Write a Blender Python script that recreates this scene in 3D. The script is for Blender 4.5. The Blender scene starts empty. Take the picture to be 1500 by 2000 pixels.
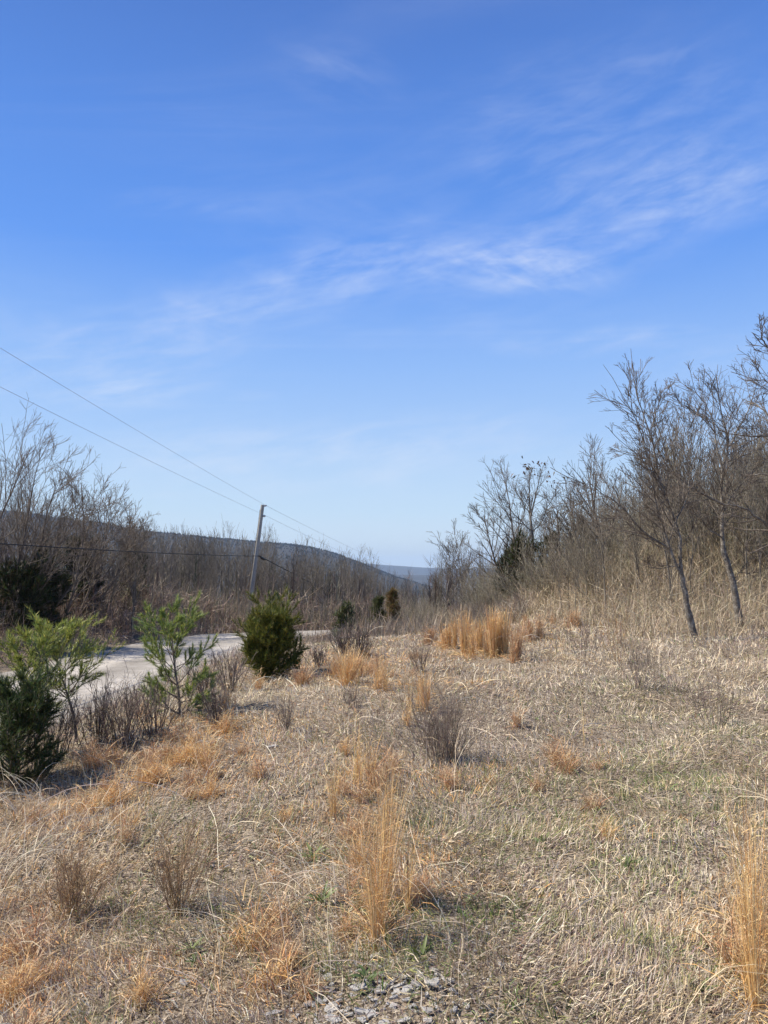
import bpy, math
import numpy as np
from mathutils import Vector, Matrix

RNG = np.random.default_rng(7)
R = math.radians
scene = bpy.context.scene
col = scene.collection

# ------------------------------------------------------------------ camera
EYE = 1.6
FPX = 1450.0
PITCH = math.atan(120.0 / FPX)
cam_d = bpy.data.cameras.new('camera')
cam = bpy.data.objects.new('camera', cam_d)
col.objects.link(cam)
cam.location = (0, 0, EYE)
cam.rotation_euler = (math.pi / 2 + PITCH, 0, 0)
cam_d.sensor_fit = 'VERTICAL'
cam_d.sensor_height = 36.0
cam_d.lens = FPX / 2000 * 36.0
cam_d.clip_start = 0.05
cam_d.clip_end = 60000
scene.camera = cam

# ------------------------------------------------------------------ sun + world
SUN_ELEV = R(49)
SUN_AZ = math.atan2(-1.0, 0.04)          # from +Y towards +X
sd = Vector((math.sin(SUN_AZ) * math.cos(SUN_ELEV), math.cos(SUN_AZ) * math.cos(SUN_ELEV), math.sin(SUN_ELEV)))
sun_d = bpy.data.lights.new('sun', 'SUN')
sun_d.energy = 5.0
sun_d.angle = R(0.53)
sun_d.color = (1.0, 0.915, 0.77)
sun = bpy.data.objects.new('sun', sun_d)
col.objects.link(sun)
sun.rotation_euler = sd.to_track_quat('Z', 'Y').to_euler()
scene.view_settings.view_transform = 'Standard'
scene.view_settings.look = 'None'
scene.view_settings.gamma = 1
scene.view_settings.exposure = 0.55
scene.view_settings.use_curve_mapping = False


class NT:
    """small helper for node trees"""
    def __init__(self, tree):
        self.t = tree
        self.n = tree.nodes
        self.l = tree.links

    def node(self, kind, **kw):
        nd = self.n.new(kind)
        for k, v in kw.items():
            if k.startswith('i_'):
                nd.inputs[k[2:].replace('_', ' ')].default_value = v
            else:
                setattr(nd, k, v)
        return nd

    def link(self, a, b):
        self.l.new(a, b)

    def math(self, op, a, b=None, c=None, clamp=False):
        nd = self.n.new('ShaderNodeMath')
        nd.operation = op
        nd.use_clamp = clamp
        for i, v in enumerate((a, b, c)):
            if v is None:
                continue
            if isinstance(v, (int, float)):
                nd.inputs[i].default_value = v
            else:
                self.l.new(v, nd.inputs[i])
        return nd.outputs[0]

    def ramp(self, fac, stops, interp='LINEAR'):
        nd = self.n.new('ShaderNodeValToRGB')
        cr = nd.color_ramp
        cr.interpolation = interp
        while len(cr.elements) < len(stops):
            cr.elements.new(0.5)
        for e, (p, c) in zip(cr.elements, stops):
            e.position = p
            e.color = (*c, 1) if len(c) == 3 else c
        if fac is not None:
            self.l.new(fac, nd.inputs[0])
        return nd.outputs[0]

    def mix(self, fac, a, b, blend='MIX'):
        nd = self.n.new('ShaderNodeMix')
        nd.data_type = 'RGBA'
        nd.blend_type = blend
        for s, v in ((nd.inputs[0], fac), (nd.inputs[6], a), (nd.inputs[7], b)):
            if isinstance(v, (int, float)):
                s.default_value = v
            elif isinstance(v, tuple):
                s.default_value = (*v, 1) if len(v) == 3 else v
            else:
                self.l.new(v, s)
        return nd.outputs[2]


def build_world():
    w = bpy.data.worlds.new('World')
    scene.world = w
    w.use_nodes = True
    t = NT(w.node_tree)
    t.n.clear()
    out = t.node('ShaderNodeOutputWorld')
    bg = t.node('ShaderNodeBackground')
    bg.inputs['Strength'].default_value = 0.10
    sky = t.node('ShaderNodeTexSky')
    sky.sky_type = 'NISHITA'
    sky.sun_disc = False
    sky.sun_elevation = SUN_ELEV
    sky.sun_rotation = SUN_AZ
    sky.altitude = 300
    sky.air_density = 1.0
    sky.dust_density = 0.15
    sky.ozone_density = 4.5
    geo = t.node('ShaderNodeTexCoord')
    sep = t.node('ShaderNodeSeparateXYZ')
    t.link(geo.outputs['Generated'], sep.inputs[0])
    x, y, z = sep.outputs
    zc = t.math('MAXIMUM', z, 0.03)
    grad = t.ramp(z, [(0.0, (.86, .95, 1.0)), (.045, (.76, .90, 1.0)), (.082, (.64, .83, 1.0)), (.184, (.42, .64, 1.0)), (.27, (.30, .53, .99)),
                      (.40, (.125, .34, .93)), (.52, (.095, .27, .80)), (.64, (.072, .195, .62)), (1.0, (.05, .13, .42))])
    sc = t.node('ShaderNodeVectorMath', operation='SCALE')
    sc.inputs['Scale'].default_value = 6.8
    t.link(grad, sc.inputs[0])
    base = t.mix(0.92, sky.outputs[0], sc.outputs[0])
    yc = t.math('MAXIMUM', y, 0.05)
    u = t.math('DIVIDE', x, yc)
    v = t.math('DIVIDE', z, yc)
    cmb = t.node('ShaderNodeCombineXYZ')
    t.link(u, cmb.inputs[0])
    t.link(v, cmb.inputs[1])
    front = t.math('SMOOTH_MIN', t.math('MULTIPLY', t.math('MAXIMUM', y, 0.0), 6.0), 1.0, 0.1, clamp=True)

    def pix_uv(px, py):
        rx, ry = (px - 750) / FPX, (1000 - py) / FPX
        Y = math.cos(PITCH) - ry * math.sin(PITCH)
        Z = math.sin(PITCH) + ry * math.cos(PITCH)
        return rx / Y, Z / Y

    def streaks(angle, scale, stretch, detail, lo, hi, dist=0.8, w_=0.0):
        mp = t.node('ShaderNodeMapping')
        mp.vector_type = 'TEXTURE'
        mp.inputs['Rotation'].default_value = (0, 0, angle)
        mp.inputs['Scale'].default_value = (stretch / scale, 1 / scale, 1)
        t.link(cmb.outputs[0], mp.inputs[0])
        nz = t.node('ShaderNodeTexNoise')
        nz.noise_dimensions = '4D'
        nz.inputs['W'].default_value = w_
        nz.inputs['Scale'].default_value = 1.0
        nz.inputs['Detail'].default_value = detail
        nz.inputs['Roughness'].default_value = 0.62
        nz.inputs['Distortion'].default_value = dist
        t.link(mp.outputs[0], nz.inputs['Vector'])
        mr = t.node('ShaderNodeMapRange')
        mr.interpolation_type = 'SMOOTHSTEP'
        mr.inputs[1].default_value = lo
        mr.inputs[2].default_value = hi
        t.link(nz.outputs[0], mr.inputs[0])
        return mr.outputs[0]

    total = None
    fine = {}
    # px, py, half length, half height, angle, strength, streak angle
    clouds = [
        (1010, 530, 190, 48, R(-4), 0.62, 1),
        (1060, 515, 160, 40, R(-2), 0.45, 0),
        (800, 500, 260, 70, R(6), 0.42, 0),
        (640, 540, 240, 60, R(10), 0.34, 2),
        (500, 580, 230, 60, R(12), 0.56, 0),
        (380, 615, 110, 50, R(-20), 0.42, 1),
        (1290, 390, 260, 85, R(12), 0.40, 2),
        (1330, 370, 260, 80, R(14), 0.26, 0),
        (1420, 290, 190, 120, R(20), 0.20, 2),
        (1150, 480, 260, 60, R(8), 0.26, 0),
        (1000, 340, 330, 130, R(14), 0.14, 2),
        (1170, 665, 180, 26, R(4), 0.60, 0),
        (330, 395, 150, 26, R(0), 0.18, 0),
        (480, 400, 90, 26, R(12), 0.22, 0),
        (660, 140, 130, 60, R(-20), 0.22, 1),
        (900, 620, 400, 60, R(3), 0.16, 0),
        (700, 430, 300, 60, R(5), 0.12, 1),
        (1200, 200, 300, 130, R(25), 0.20, 2),
        (450, 900, 300, 60, R(0), 0.22, 0),
        (200, 700, 280, 80, R(8), 0.5, 0),
        (270, 765, 150, 34, R(6), 0.40, 0),
        (480, 772, 60, 10, R(0), 0.28, 0),
        (320, 960, 70, 12, R(-4), 0.38, 0),
        (650, 890, 380, 70, R(0), 0.55, 0),
        (950, 850, 260, 50, R(3), 0.34, 0),
        (1380, 700, 170, 45, R(10), 0.24, 0),
        (30, 625, 90, 30, R(-12), 0.22, 1),
        (1000, 190, 260, 90, R(12), 0.13, 0),
    ]
    st = [streaks(R(10), 34.0, 4.2, 14, 0.33, 0.76, 0.35), streaks(R(-22), 32.0, 3.6, 14, 0.33, 0.76, 0.3, 3.1), streaks(R(24), 30.0, 3.6, 14, 0.33, 0.76, 0.4, 7.7)]
    patch_ = streaks(R(8), 9.0, 1.8, 5, 0.30, 0.62, 0.5, 5.5)
    for (px, py, lx, ly, a, s, k) in clouds:
        cu, cv = pix_uv(px, py)
        mp = t.node('ShaderNodeMapping')
        mp.vector_type = 'TEXTURE'
        mp.inputs['Location'].default_value = (cu, cv, 0)
        mp.inputs['Rotation'].default_value = (0, 0, a)
        mp.inputs['Scale'].default_value = (lx * 1.35 / FPX, ly * 1.5 / FPX, 1)
        t.link(cmb.outputs[0], mp.inputs[0])
        gr = t.node('ShaderNodeTexGradient')
        gr.gradient_type = 'SPHERICAL'
        t.link(mp.outputs[0], gr.inputs[0])
        g = t.math('SMOOTH_MIN', gr.outputs[1], 0.75, 0.3)
        c = t.math('MULTIPLY', t.math('MULTIPLY', g, st[k]), s * .66)
        total = c if total is None else t.math('ADD', total, c)
    total = t.math('MULTIPLY', t.math('MULTIPLY', total, front), t.math('ADD', t.math('MULTIPLY', patch_, .8), 0.6))
    # thin high veil everywhere (direction projected on a cloud plane)
    cp = t.node('ShaderNodeCombineXYZ')
    t.link(t.math('DIVIDE', x, zc), cp.inputs[0])
    t.link(t.math('DIVIDE', y, zc), cp.inputs[1])
    mp = t.node('ShaderNodeMapping')
    mp.inputs['Rotation'].default_value = (0, 0, R(25))
    mp.inputs['Scale'].default_value = (0.5, 2.2, 1)
    t.link(cp.outputs[0], mp.inputs[0])
    nz = t.node('ShaderNodeTexNoise')
    nz.inputs['Scale'].default_value = 1.0
    nz.inputs['Detail'].default_value = 8
    nz.inputs['Roughness'].default_value = 0.6
    nz.inputs['Distortion'].default_value = 1.0
    t.link(mp.outputs[0], nz.inputs[0])
    mr = t.node('ShaderNodeMapRange')
    mr.interpolation_type = 'SMOOTHSTEP'
    mr.inputs[1].default_value = 0.48
    mr.inputs[2].default_value = 0.85
    mr.inputs[4].default_value = 0.10
    t.link(nz.outputs[0], mr.inputs[0])
    veil = t.math('MULTIPLY', mr.outputs[0], t.math('MULTIPLY', zc, 2.5, clamp=True))
    total = t.math('ADD', total, veil, clamp=True)
    skyc = t.mix(total, base, (5.7, 6.1, 7.0))
    t.link(skyc, bg.inputs['Color'])
    t.link(bg.outputs[0], out.inputs[0])


build_world()

# ------------------------------------------------------------------ tagging / linking
def tag(o, label=None, cat=None, group=None, kind=None):
    if label: o['label'] = label
    if cat: o['category'] = cat
    if group: o['group'] = group
    if kind: o['kind'] = kind
    return o


def empty(name, loc, rz=0.0, scale=1.0):
    o = bpy.data.objects.new(name, None)
    col.objects.link(o)
    o.location = loc
    o.rotation_euler = (0, 0, rz)
    o.scale = (scale, scale, scale)
    o.empty_display_size = 0.2
    return o


def copy_tree(o):
    c = o.copy()
    col.objects.link(c)
    for ch in list(o.children):
        d = ch.copy()
        col.objects.link(d)
        d.parent = c
        for g in list(ch.children):
            e = g.copy()
            col.objects.link(e)
            e.parent = d
    return c


def mesh_np(name, verts, faces_by_n, mat, parent=None, colors=None, smooth=False):
    """faces_by_n: list of int arrays (k,3) or (k,4)"""
    me = bpy.data.meshes.new(name)
    verts = np.asarray(verts, dtype=np.float32)
    me.vertices.add(len(verts))
    me.vertices.foreach_set('co', verts.ravel())
    faces_by_n = [f for f in faces_by_n if len(f)]
    nl = sum(f.size for f in faces_by_n)
    npoly = sum(len(f) for f in faces_by_n)
    me.loops.add(nl)
    me.polygons.add(npoly)
    me.loops.foreach_set('vertex_index', np.concatenate([f.ravel() for f in faces_by_n]).astype(np.int32))
    tot = np.concatenate([np.full(len(f), f.shape[1], dtype=np.int32) for f in faces_by_n])
    start = np.concatenate([[0], np.cumsum(tot)[:-1]]).astype(np.int32)
    me.polygons.foreach_set('loop_start', start)
    me.polygons.foreach_set('use_smooth', np.full(npoly, smooth, dtype=bool))
    if colors is not None:
        a = me.attributes.new('Col', 'FLOAT_COLOR', 'POINT')
        c4 = np.ones((len(verts), 4), dtype=np.float32)
        c4[:, :3] = colors
        a.data.foreach_set('color', c4.ravel())
    me.update(calc_edges=True)
    me.validate()
    if mat: me.materials.append(mat)
    o = bpy.data.objects.new(name, me)
    col.objects.link(o)
    if parent: o.parent = parent
    return o


# ------------------------------------------------------------------ terrain height
def ss(a, b, x):
    t = np.clip((x - a) / (b - a), 0, 1)
    return t * t * (3 - 2 * t)


def hash2(i, j, seed):
    n = (i.astype(np.int64) * 374761393 + j.astype(np.int64) * 668265263 + seed * 1274126177) & 0xffffffff
    n = ((n ^ (n >> 13)) * 1274126177) & 0xffffffff
    return ((n ^ (n >> 16)) & 0xffff) / 65535.0


def vnoise(x, y, s, seed=0):
    x = np.asarray(x, float) / s; y = np.asarray(y, float) / s
    i = np.floor(x); j = np.floor(y)
    fx = x - i; fy = y - j
    fx = fx * fx * (3 - 2 * fx); fy = fy * fy * (3 - 2 * fy)
    i = i.astype(np.int64); j = j.astype(np.int64)
    a = hash2(i, j, seed); b = hash2(i + 1, j, seed); c = hash2(i, j + 1, seed); d = hash2(i + 1, j + 1, seed)
    return (a * (1 - fx) + b * fx) * (1 - fy) + (c * (1 - fx) + d * fx) * fy


ROAD = np.array([(-11.5, -12), (-10.2, -3), (-9.2, 5), (-8.3, 13), (-7.5, 21), (-6.7, 28), (-4.6, 33.5), (-1.0, 37.5), (4, 41), (10, 46), (16, 54)], float)
RHW = 2.85


def road_dense():
    pts = []
    n = len(ROAD)
    for k in range(n - 1):
        p0 = ROAD[max(k - 1, 0)]; p1 = ROAD[k]; p2 = ROAD[k + 1]; p3 = ROAD[min(k + 2, n - 1)]
        for t in np.linspace(0, 1, 10, endpoint=False):
            pts.append(0.5 * ((2 * p1) + (-p0 + p2) * t + (2 * p0 - 5 * p1 + 4 * p2 - p3) * t * t + (-p0 + 3 * p1 - 3 * p2 + p3) * t ** 3))
    pts.append(ROAD[-1])
    return np.array(pts)


RD = road_dense()


def road_dist(x, y):
    """signed distance to the road centre line, positive on the field (right/near) side"""
    x = np.asarray(x, float); y = np.asarray(y, float)
    sh = x.shape
    x = x.ravel(); y = y.ravel()
    best = np.full(x.shape, 1e9); side = np.zeros(x.shape)
    for k in range(0, len(RD) - 1, 2):
        a = RD[k]; b = RD[min(k + 2, len(RD) - 1)]
        d = b - a; L2 = d @ d
        t = np.clip(((x - a[0]) * d[0] + (y - a[1]) * d[1]) / L2, 0, 1)
        dx = x - a[0] - t * d[0]; dy = y - a[1] - t * d[1]
        dd = np.hypot(dx, dy)
        m = dd < best
        best[m] = dd[m]
        side[m] = np.sign(d[1] * dx[m] - d[0] * dy[m])
    side[side == 0] = 1
    return (best * side).reshape(sh)


def road_z(x, y):
    y = np.asarray(y, float)
    return -1.12 - 0.045 * np.clip(y - 33, 0, 400)


def far_z(x, y):
    """general lie of the land beyond: a valley falling away, flat a long way off"""
    d = np.clip(y - 34, 0, None)
    z = -0.075 * np.clip(d, 0, 300) - 0.11 * np.clip(d - 60, 0, 500)
    return np.maximum(z, -78)


def H(x, y):
    x = np.asarray(x, float); y = np.asarray(y, float)
    rd = road_dist(x, y)
    xp = np.clip(x, 0, None)
    field = 0.055 * np.clip(x, -6, 9) + 0.10 * np.clip(x - 7.5, 0, 60) + 0.012 * np.clip(y, 0, 14) - 0.014 * np.clip(y - 14, 0, 20) - 0.02 * np.clip(y - 22, 0, 12)
    field = field + 0.13 * np.clip(xp - 4, 0, 30) * ss(14, 30, y) * 0.6
    field = field - 0.95 * ss(16.5, 24, y) * (1 - ss(.8, 5.5, x))
    field = np.where(field > 4, 4 + (field - 4) * 0.2, field)
    field = np.minimum(field, 7)
    rz = road_z(x, y)
    far = far_z(x, y) * (1 - 0.55 * ss(10, 40, x) * (1 - ss(100, 300, y)))
    fz = field + far
    # left of the road: a low bank, then level woodland
    lz = rz + 0.85 * ss(RHW + 0.3, RHW + 5.5, -rd) + far * 0.8 + 0.02 * np.clip(-rd - 6, 0, 60)
    w = ss(RHW + 0.35, RHW + 2.6, rd)
    z = np.where(rd > 0, rz * (1 - w) + fz * w, lz)
    # the flat road bed
    bed = 1 - ss(RHW - 0.1, RHW + 0.4, np.abs(rd))
    z = z * (1 - bed) + (rz - 0.03) * bed
    # unevenness
    amp = (1 - bed)
    z = z + amp * 0.9 * ss(14, 23, y) * ss(2.5, 9, x) * (1 - ss(60, 120, y))
    z = z + amp * (0.16 * (vnoise(x, y, 2.3, 3) - 0.5) + 0.09 * (vnoise(x, y, 0.7, 5) - 0.5) + 0.03 * (vnoise(x, y, 0.25, 6) - 0.5))
    big = ss(60, 300, np.hypot(x, y))
    z = z + big * 14 * (vnoise(x, y, 160, 9) - 0.5)
    z = np.maximum(z, -85)
    return z


def ray(px, py):
    rx, ry = (px - 750) / FPX, (1000 - py) / FPX
    return np.array([rx, math.cos(PITCH) - ry * math.sin(PITCH), math.sin(PITCH) + ry * math.cos(PITCH)])


def at(px, py, Y):
    """point seen at a pixel of the photograph at depth Y"""
    d = ray(px, py)
    return np.array([0, 0, EYE]) + d * (Y / d[1])


def gp(px, py, lo=1.5, hi=60):
    """where the line of sight first meets the ground"""
    d = ray(px, py)
    Y = np.geomspace(lo, hi, 900)
    P = np.array([0, 0, EYE])[None] + d[None] * (Y / d[1])[:, None]
    m = P[:, 2] <= H(P[:, 0], P[:, 1])
    k = int(np.argmax(m)) if m.any() else len(Y) - 1
    p = P[k].copy()
    p[2] = float(H(p[0:1], p[1:2])[0])
    return p


def ground(x, y):
    return float(H(np.array([x]), np.array([y]))[0])


# ------------------------------------------------------------------ materials
def mat_principled(name, rough=0.9, spec=0.2):
    m = bpy.data.materials.new(name)
    m.use_nodes = True
    t = NT(m.node_tree)
    b = m.node_tree.nodes['Principled BSDF']
    b.inputs['Roughness'].default_value = rough
    b.inputs['Specular IOR Level'].default_value = spec
    return m, t, b


def mat_blade(name, trans=0.3, rough=0.6, tint=None):
    """thin dry or green blades coloured one by one"""
    m, t, b = mat_principled(name, rough, 0.25)
    at_ = t.node('ShaderNodeAttribute', attribute_name='Col')
    c = at_.outputs['Color']
    if tint: c = t.mix(1.0, c, tint, 'MULTIPLY')
    t.link(c, b.inputs['Base Color'])
    tr = t.node('ShaderNodeBsdfTranslucent')
    t.link(c, tr.inputs[0])
    mx = t.node('ShaderNodeMixShader')
    mx.inputs[0].default_value = trans
    t.link(b.outputs[0], mx.inputs[1])
    t.link(tr.outputs[0], mx.inputs[2])
    out = m.node_tree.nodes['Material Output']
    t.link(mx.outputs[0], out.inputs[0])
    return m


def mat_noise(name, stops, scale, rough=0.95, bump=0.3, bscale=None, detail=8, spec=0.15, mixscale=None, dist=0.0):
    m, t, b = mat_principled(name, rough, spec)
    tc = t.node('ShaderNodeTexCoord')
    nz = t.node('ShaderNodeTexNoise')
    nz.inputs['Scale'].default_value = scale
    nz.inputs['Detail'].default_value = detail
    nz.inputs['Roughness'].default_value = 0.65
    nz.inputs['Distortion'].default_value = dist
    t.link(tc.outputs['Object'], nz.inputs[0])
    fac = nz.outputs[0]
    if mixscale:
        n2 = t.node('ShaderNodeTexNoise')
        n2.inputs['Scale'].default_value = mixscale
        n2.inputs['Detail'].default_value = 4
        t.link(tc.outputs['Object'], n2.inputs[0])
        fac = t.math('ADD', t.math('MULTIPLY', fac, 0.6), t.math('MULTIPLY', n2.outputs[0], 0.4))
    t.link(t.ramp(fac, stops), b.inputs['Base Color'])
    if bump:
        n3 = t.node('ShaderNodeTexNoise')
        n3.inputs['Scale'].default_value = bscale or scale * 2
        n3.inputs['Detail'].default_value = 6
        t.link(tc.outputs['Object'], n3.inputs[0])
        bp = t.node('ShaderNodeBump')
        bp.inputs['Strength'].default_value = bump
        bp.inputs['Distance'].default_value = 0.03
        t.link(n3.outputs[0], bp.inputs['Height'])
        t.link(bp.outputs[0], b.inputs['Normal'])
    return m


M = {}
M['soil'] = mat_noise('soil_and_thatch', [(0.25, (0.10, 0.075, 0.055)), (0.45, (0.22, 0.17, 0.125)), (0.6, (0.34, 0.28, 0.21)), (0.8, (0.42, 0.37, 0.30))], 9, bump=0.8, bscale=40, mixscale=1.1)
M['gravel'] = mat_noise('gravel_road', [(0.3, (0.32, 0.30, 0.275)), (0.5, (0.46, 0.44, 0.41)), (0.72, (0.62, 0.60, 0.57))], 26, bump=0.7, bscale=45, mixscale=0.6)
M['stone'] = mat_noise('slate', [(0.3, (0.21, 0.195, 0.18)), (0.5, (0.38, 0.365, 0.345)), (0.75, (0.56, 0.54, 0.51))], 14, rough=0.75, bump=0.25, bscale=60, spec=0.35)
M['dead_grass'] = mat_blade('dead_grass', 0.18)
M['needles'] = mat_blade('needles', 0.25, 0.5)
M['leafmat'] = mat_blade('leaf', 0.22, 0.45)
M['bark'] = mat_noise('bark', [(0.3, (0.065, 0.052, 0.042)), (0.47, (0.14, 0.12, 0.10)), (0.6, (0.29, 0.265, 0.23)), (0.75, (0.46, 0.43, 0.38))], 7, bump=0.6, bscale=45, mixscale=30)
M['twig'] = mat_noise('twig_bark', [(0.3, (0.075, 0.062, 0.052)), (0.6, (0.15, 0.13, 0.11)), (0.8, (0.27, 0.25, 0.22))], 6, bump=0)
M['dark_twig'] = mat_noise('dark_twig_bark', [(0.3, (0.085, 0.068, 0.055)), (0.55, (0.18, 0.15, 0.125)), (0.75, (0.32, 0.285, 0.24))], 6, bump=0)
M['far_twig'] = mat_noise('far_twig_bark', [(0.3, (0.09, 0.077, 0.062)), (0.53, (0.18, 0.157, 0.128)), (0.72, (0.34, 0.305, 0.25))], 3, bump=0)
M['pole'] = mat_noise('weathered_pole_wood', [(0.3, (0.25, 0.235, 0.21)), (0.7, (0.46, 0.44, 0.40))], 3, bump=0.3, bscale=20, mixscale=14)
M['metal'] = mat_noise('dark_metal', [(0.3, (0.03, 0.03, 0.03)), (0.7, (0.08, 0.08, 0.08))], 5, rough=0.5, bump=0)
M['wire'] = mat_noise('aluminium_wire', [(0.3, (0.30, 0.30, 0.31)), (0.7, (0.42, 0.42, 0.43))], 5, rough=0.5, bump=0)
M['cable'] = mat_noise('black_cable', [(0.3, (0.012, 0.012, 0.012)), (0.7, (0.03, 0.03, 0.03))], 5, rough=0.6, bump=0)
M['porcelain'] = mat_noise('porcelain', [(0.3, (0.35, 0.36, 0.38)), (0.7, (0.5, 0.5, 0.52))], 5, rough=0.3, bump=0)
M['mountain'] = mat_noise('wooded_mountain', [(0.28, (0.034, 0.032, 0.027)), (0.5, (0.047, 0.043, 0.036)), (0.7, (0.062, 0.056, 0.046)), (0.85, (0.046, 0.048, 0.028))], 0.012, bump=0, detail=12, mixscale=0.0022)
M['valley'] = mat_noise('valley_floor', [(0.3, (0.10, 0.09, 0.06)), (0.6, (0.19, 0.16, 0.11))], 0.02, bump=0, detail=12)

# ------------------------------------------------------------------ ground, road
def ground_material():
    """soil near by, wooded valley colours far off; chosen by place"""
    m, t, b = mat_principled('ground', 0.95, 0.1)
    tc = t.node('ShaderNodeTexCoord')
    P = tc.outputs['Object']

    def noise(s, d=8):
        n = t.node('ShaderNodeTexNoise')
        n.inputs['Scale'].default_value = s
        n.inputs['Detail'].default_value = d
        n.inputs['Roughness'].default_value = 0.65
        t.link(P, n.inputs[0])
        return n.outputs[0]
    f = t.math('ADD', t.math('MULTIPLY', noise(11), 0.6), t.math('MULTIPLY', noise(1.1, 4), 0.4))
    mpn = t.node('ShaderNodeMapping')
    mpn.inputs['Scale'].default_value = (1, 1, 1)
    vor = t.node('ShaderNodeTexVoronoi')
    vor.inputs['Scale'].default_value = 95
    vor.inputs['Randomness'].default_value = 1
    t.link(P, vor.inputs['Vector'])
    sepv = t.node('ShaderNodeSeparateColor')
    t.link(vor.outputs['Color'], sepv.inputs[0])
    f = t.math('ADD', t.math('MULTIPLY', f, .6), t.math('MULTIPLY', sepv.outputs[0], .4))
    near = t.ramp(f, [(0.30, (0.05, 0.037, 0.028)), (0.42, (0.13, 0.10, 0.072)), (0.55, (0.27, 0.215, 0.155)), (0.70, (0.46, 0.39, 0.30))])
    far = t.ramp(noise(0.03, 12), [(0.3, (0.09, 0.075, 0.055)), (0.5, (0.14, 0.115, 0.085)), (0.7, (0.21, 0.17, 0.12))])
    sp = t.node('ShaderNodeSeparateXYZ')
    t.link(P, sp.inputs[0])
    k = t.node('ShaderNodeMapRange')
    k.inputs[1].default_value = 38; k.inputs[2].default_value = 75
    t.link(sp.outputs[1], k.inputs[0])
    t.link(t.mix(k.outputs[0], near, far), b.inputs['Base Color'])
    bp = t.node('ShaderNodeBump')
    bp.inputs['Strength'].default_value = 0.8
    bp.inputs['Distance'].default_value = 0.03
    t.link(noise(38, 6), bp.inputs['Height'])
    t.link(bp.outputs[0], b.inputs['Normal'])
    return m


def grid_mesh(name, X, Y, Z, mat, smooth=True):
    n, m = X.shape
    V = np.stack([X, Y, Z], -1).reshape(-1, 3)
    i = np.arange(n - 1)[:, None] * m + np.arange(m - 1)[None]
    i = i.ravel()
    F = np.stack([i, i + 1, i + m + 1, i + m], -1)
    # orient upwards
    a, b, c = V[F[0][0]], V[F[0][1]], V[F[0][2]]
    if np.cross(b - a, c - a)[2] < 0: F = F[:, ::-1]
    return mesh_np(name, V, [F], mat, smooth=smooth)


s = np.linspace(-1, 1, 260)
gx = np.sinh(s * 8.9) / math.sinh(8.9) * 14000
gx = 2.0 + gx + s * 22
t_ = np.linspace(-1, 1, 300)
gy = 10 + np.sinh(t_ * 8.9) / math.sinh(8.9) * 14500 + t_ * 30
GX, GY = np.meshgrid(gx, gy)
g = grid_mesh('ground', GX, GY, H(GX, GY), ground_material())
tag(g, kind='structure')

# road ribbon
cs = np.linspace(-1, 1, 31)
dr = np.gradient(RD, axis=0)
dr /= np.linalg.norm(dr, axis=1)[:, None]
nr = np.stack([dr[:, 1], -dr[:, 0]], -1)
wob = 1 + 0.05 * np.sin(np.arange(len(RD)) * 0.9)
RX = RD[:, 0][:, None] + nr[:, 0][:, None] * cs[None] * RHW * wob[:, None]
RY = RD[:, 1][:, None] + nr[:, 1][:, None] * cs[None] * RHW * wob[:, None]
RZ = road_z(RX, RY) + 0.015 - 0.03 * np.cos(np.clip((np.abs(cs) - 0.45) * 7, -3.14, 3.14))[None] * 0.6 - 0.02 * ss(0.8, 1, np.abs(cs))[None] + 0.02
m_, t_r, b_r = mat_principled('gravel_road_tracks', 0.95, 0.15)
tcr = t_r.node('ShaderNodeTexCoord')


def rn_(sc_, d_=6):
    n = t_r.node('ShaderNodeTexNoise')
    n.inputs['Scale'].default_value = sc_
    n.inputs['Detail'].default_value = d_
    n.inputs['Roughness'].default_value = .7
    t_r.link(tcr.outputs['Object'], n.inputs[0])
    return n.outputs[0]


fr = t_r.math('ADD', t_r.math('MULTIPLY', rn_(30), .55), t_r.math('MULTIPLY', rn_(1.3), .45))
cr_ = t_r.ramp(fr, [(.34, (.24, .22, .19)), (.47, (.42, .39, .345)), (.58, (.54, .505, .455)), (.7, (.66, .63, .58))])
tk = t_r.node('ShaderNodeAttribute', attribute_name='Col')
t_r.link(t_r.mix(1.0, cr_, tk.outputs['Color'], 'MULTIPLY'), b_r.inputs['Base Color'])
bpr = t_r.node('ShaderNodeBump')
bpr.inputs['Strength'].default_value = .9
bpr.inputs['Distance'].default_value = .03
t_r.link(rn_(42), bpr.inputs['Height'])
t_r.link(bpr.outputs[0], b_r.inputs['Normal'])
rr = grid_mesh('gravel_road', RX, RY, RZ, m_)
wear = 0.72 + .40 * np.exp(-((np.abs(cs) - .36) / .17) ** 2)
wear = np.tile(wear[None, :, None], (len(RD), 1, 4)) * np.array([1, .98, .95, 1])
wear *= (1 + .12 * (vnoise(RX, RY, 1.1, 17) - .5))[..., None]
a_ = rr.data.attributes.new('Col', 'FLOAT_COLOR', 'POINT')
a_.data.foreach_set('color', wear.reshape(-1).astype(np.float32))
tag(rr, kind='structure')

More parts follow.
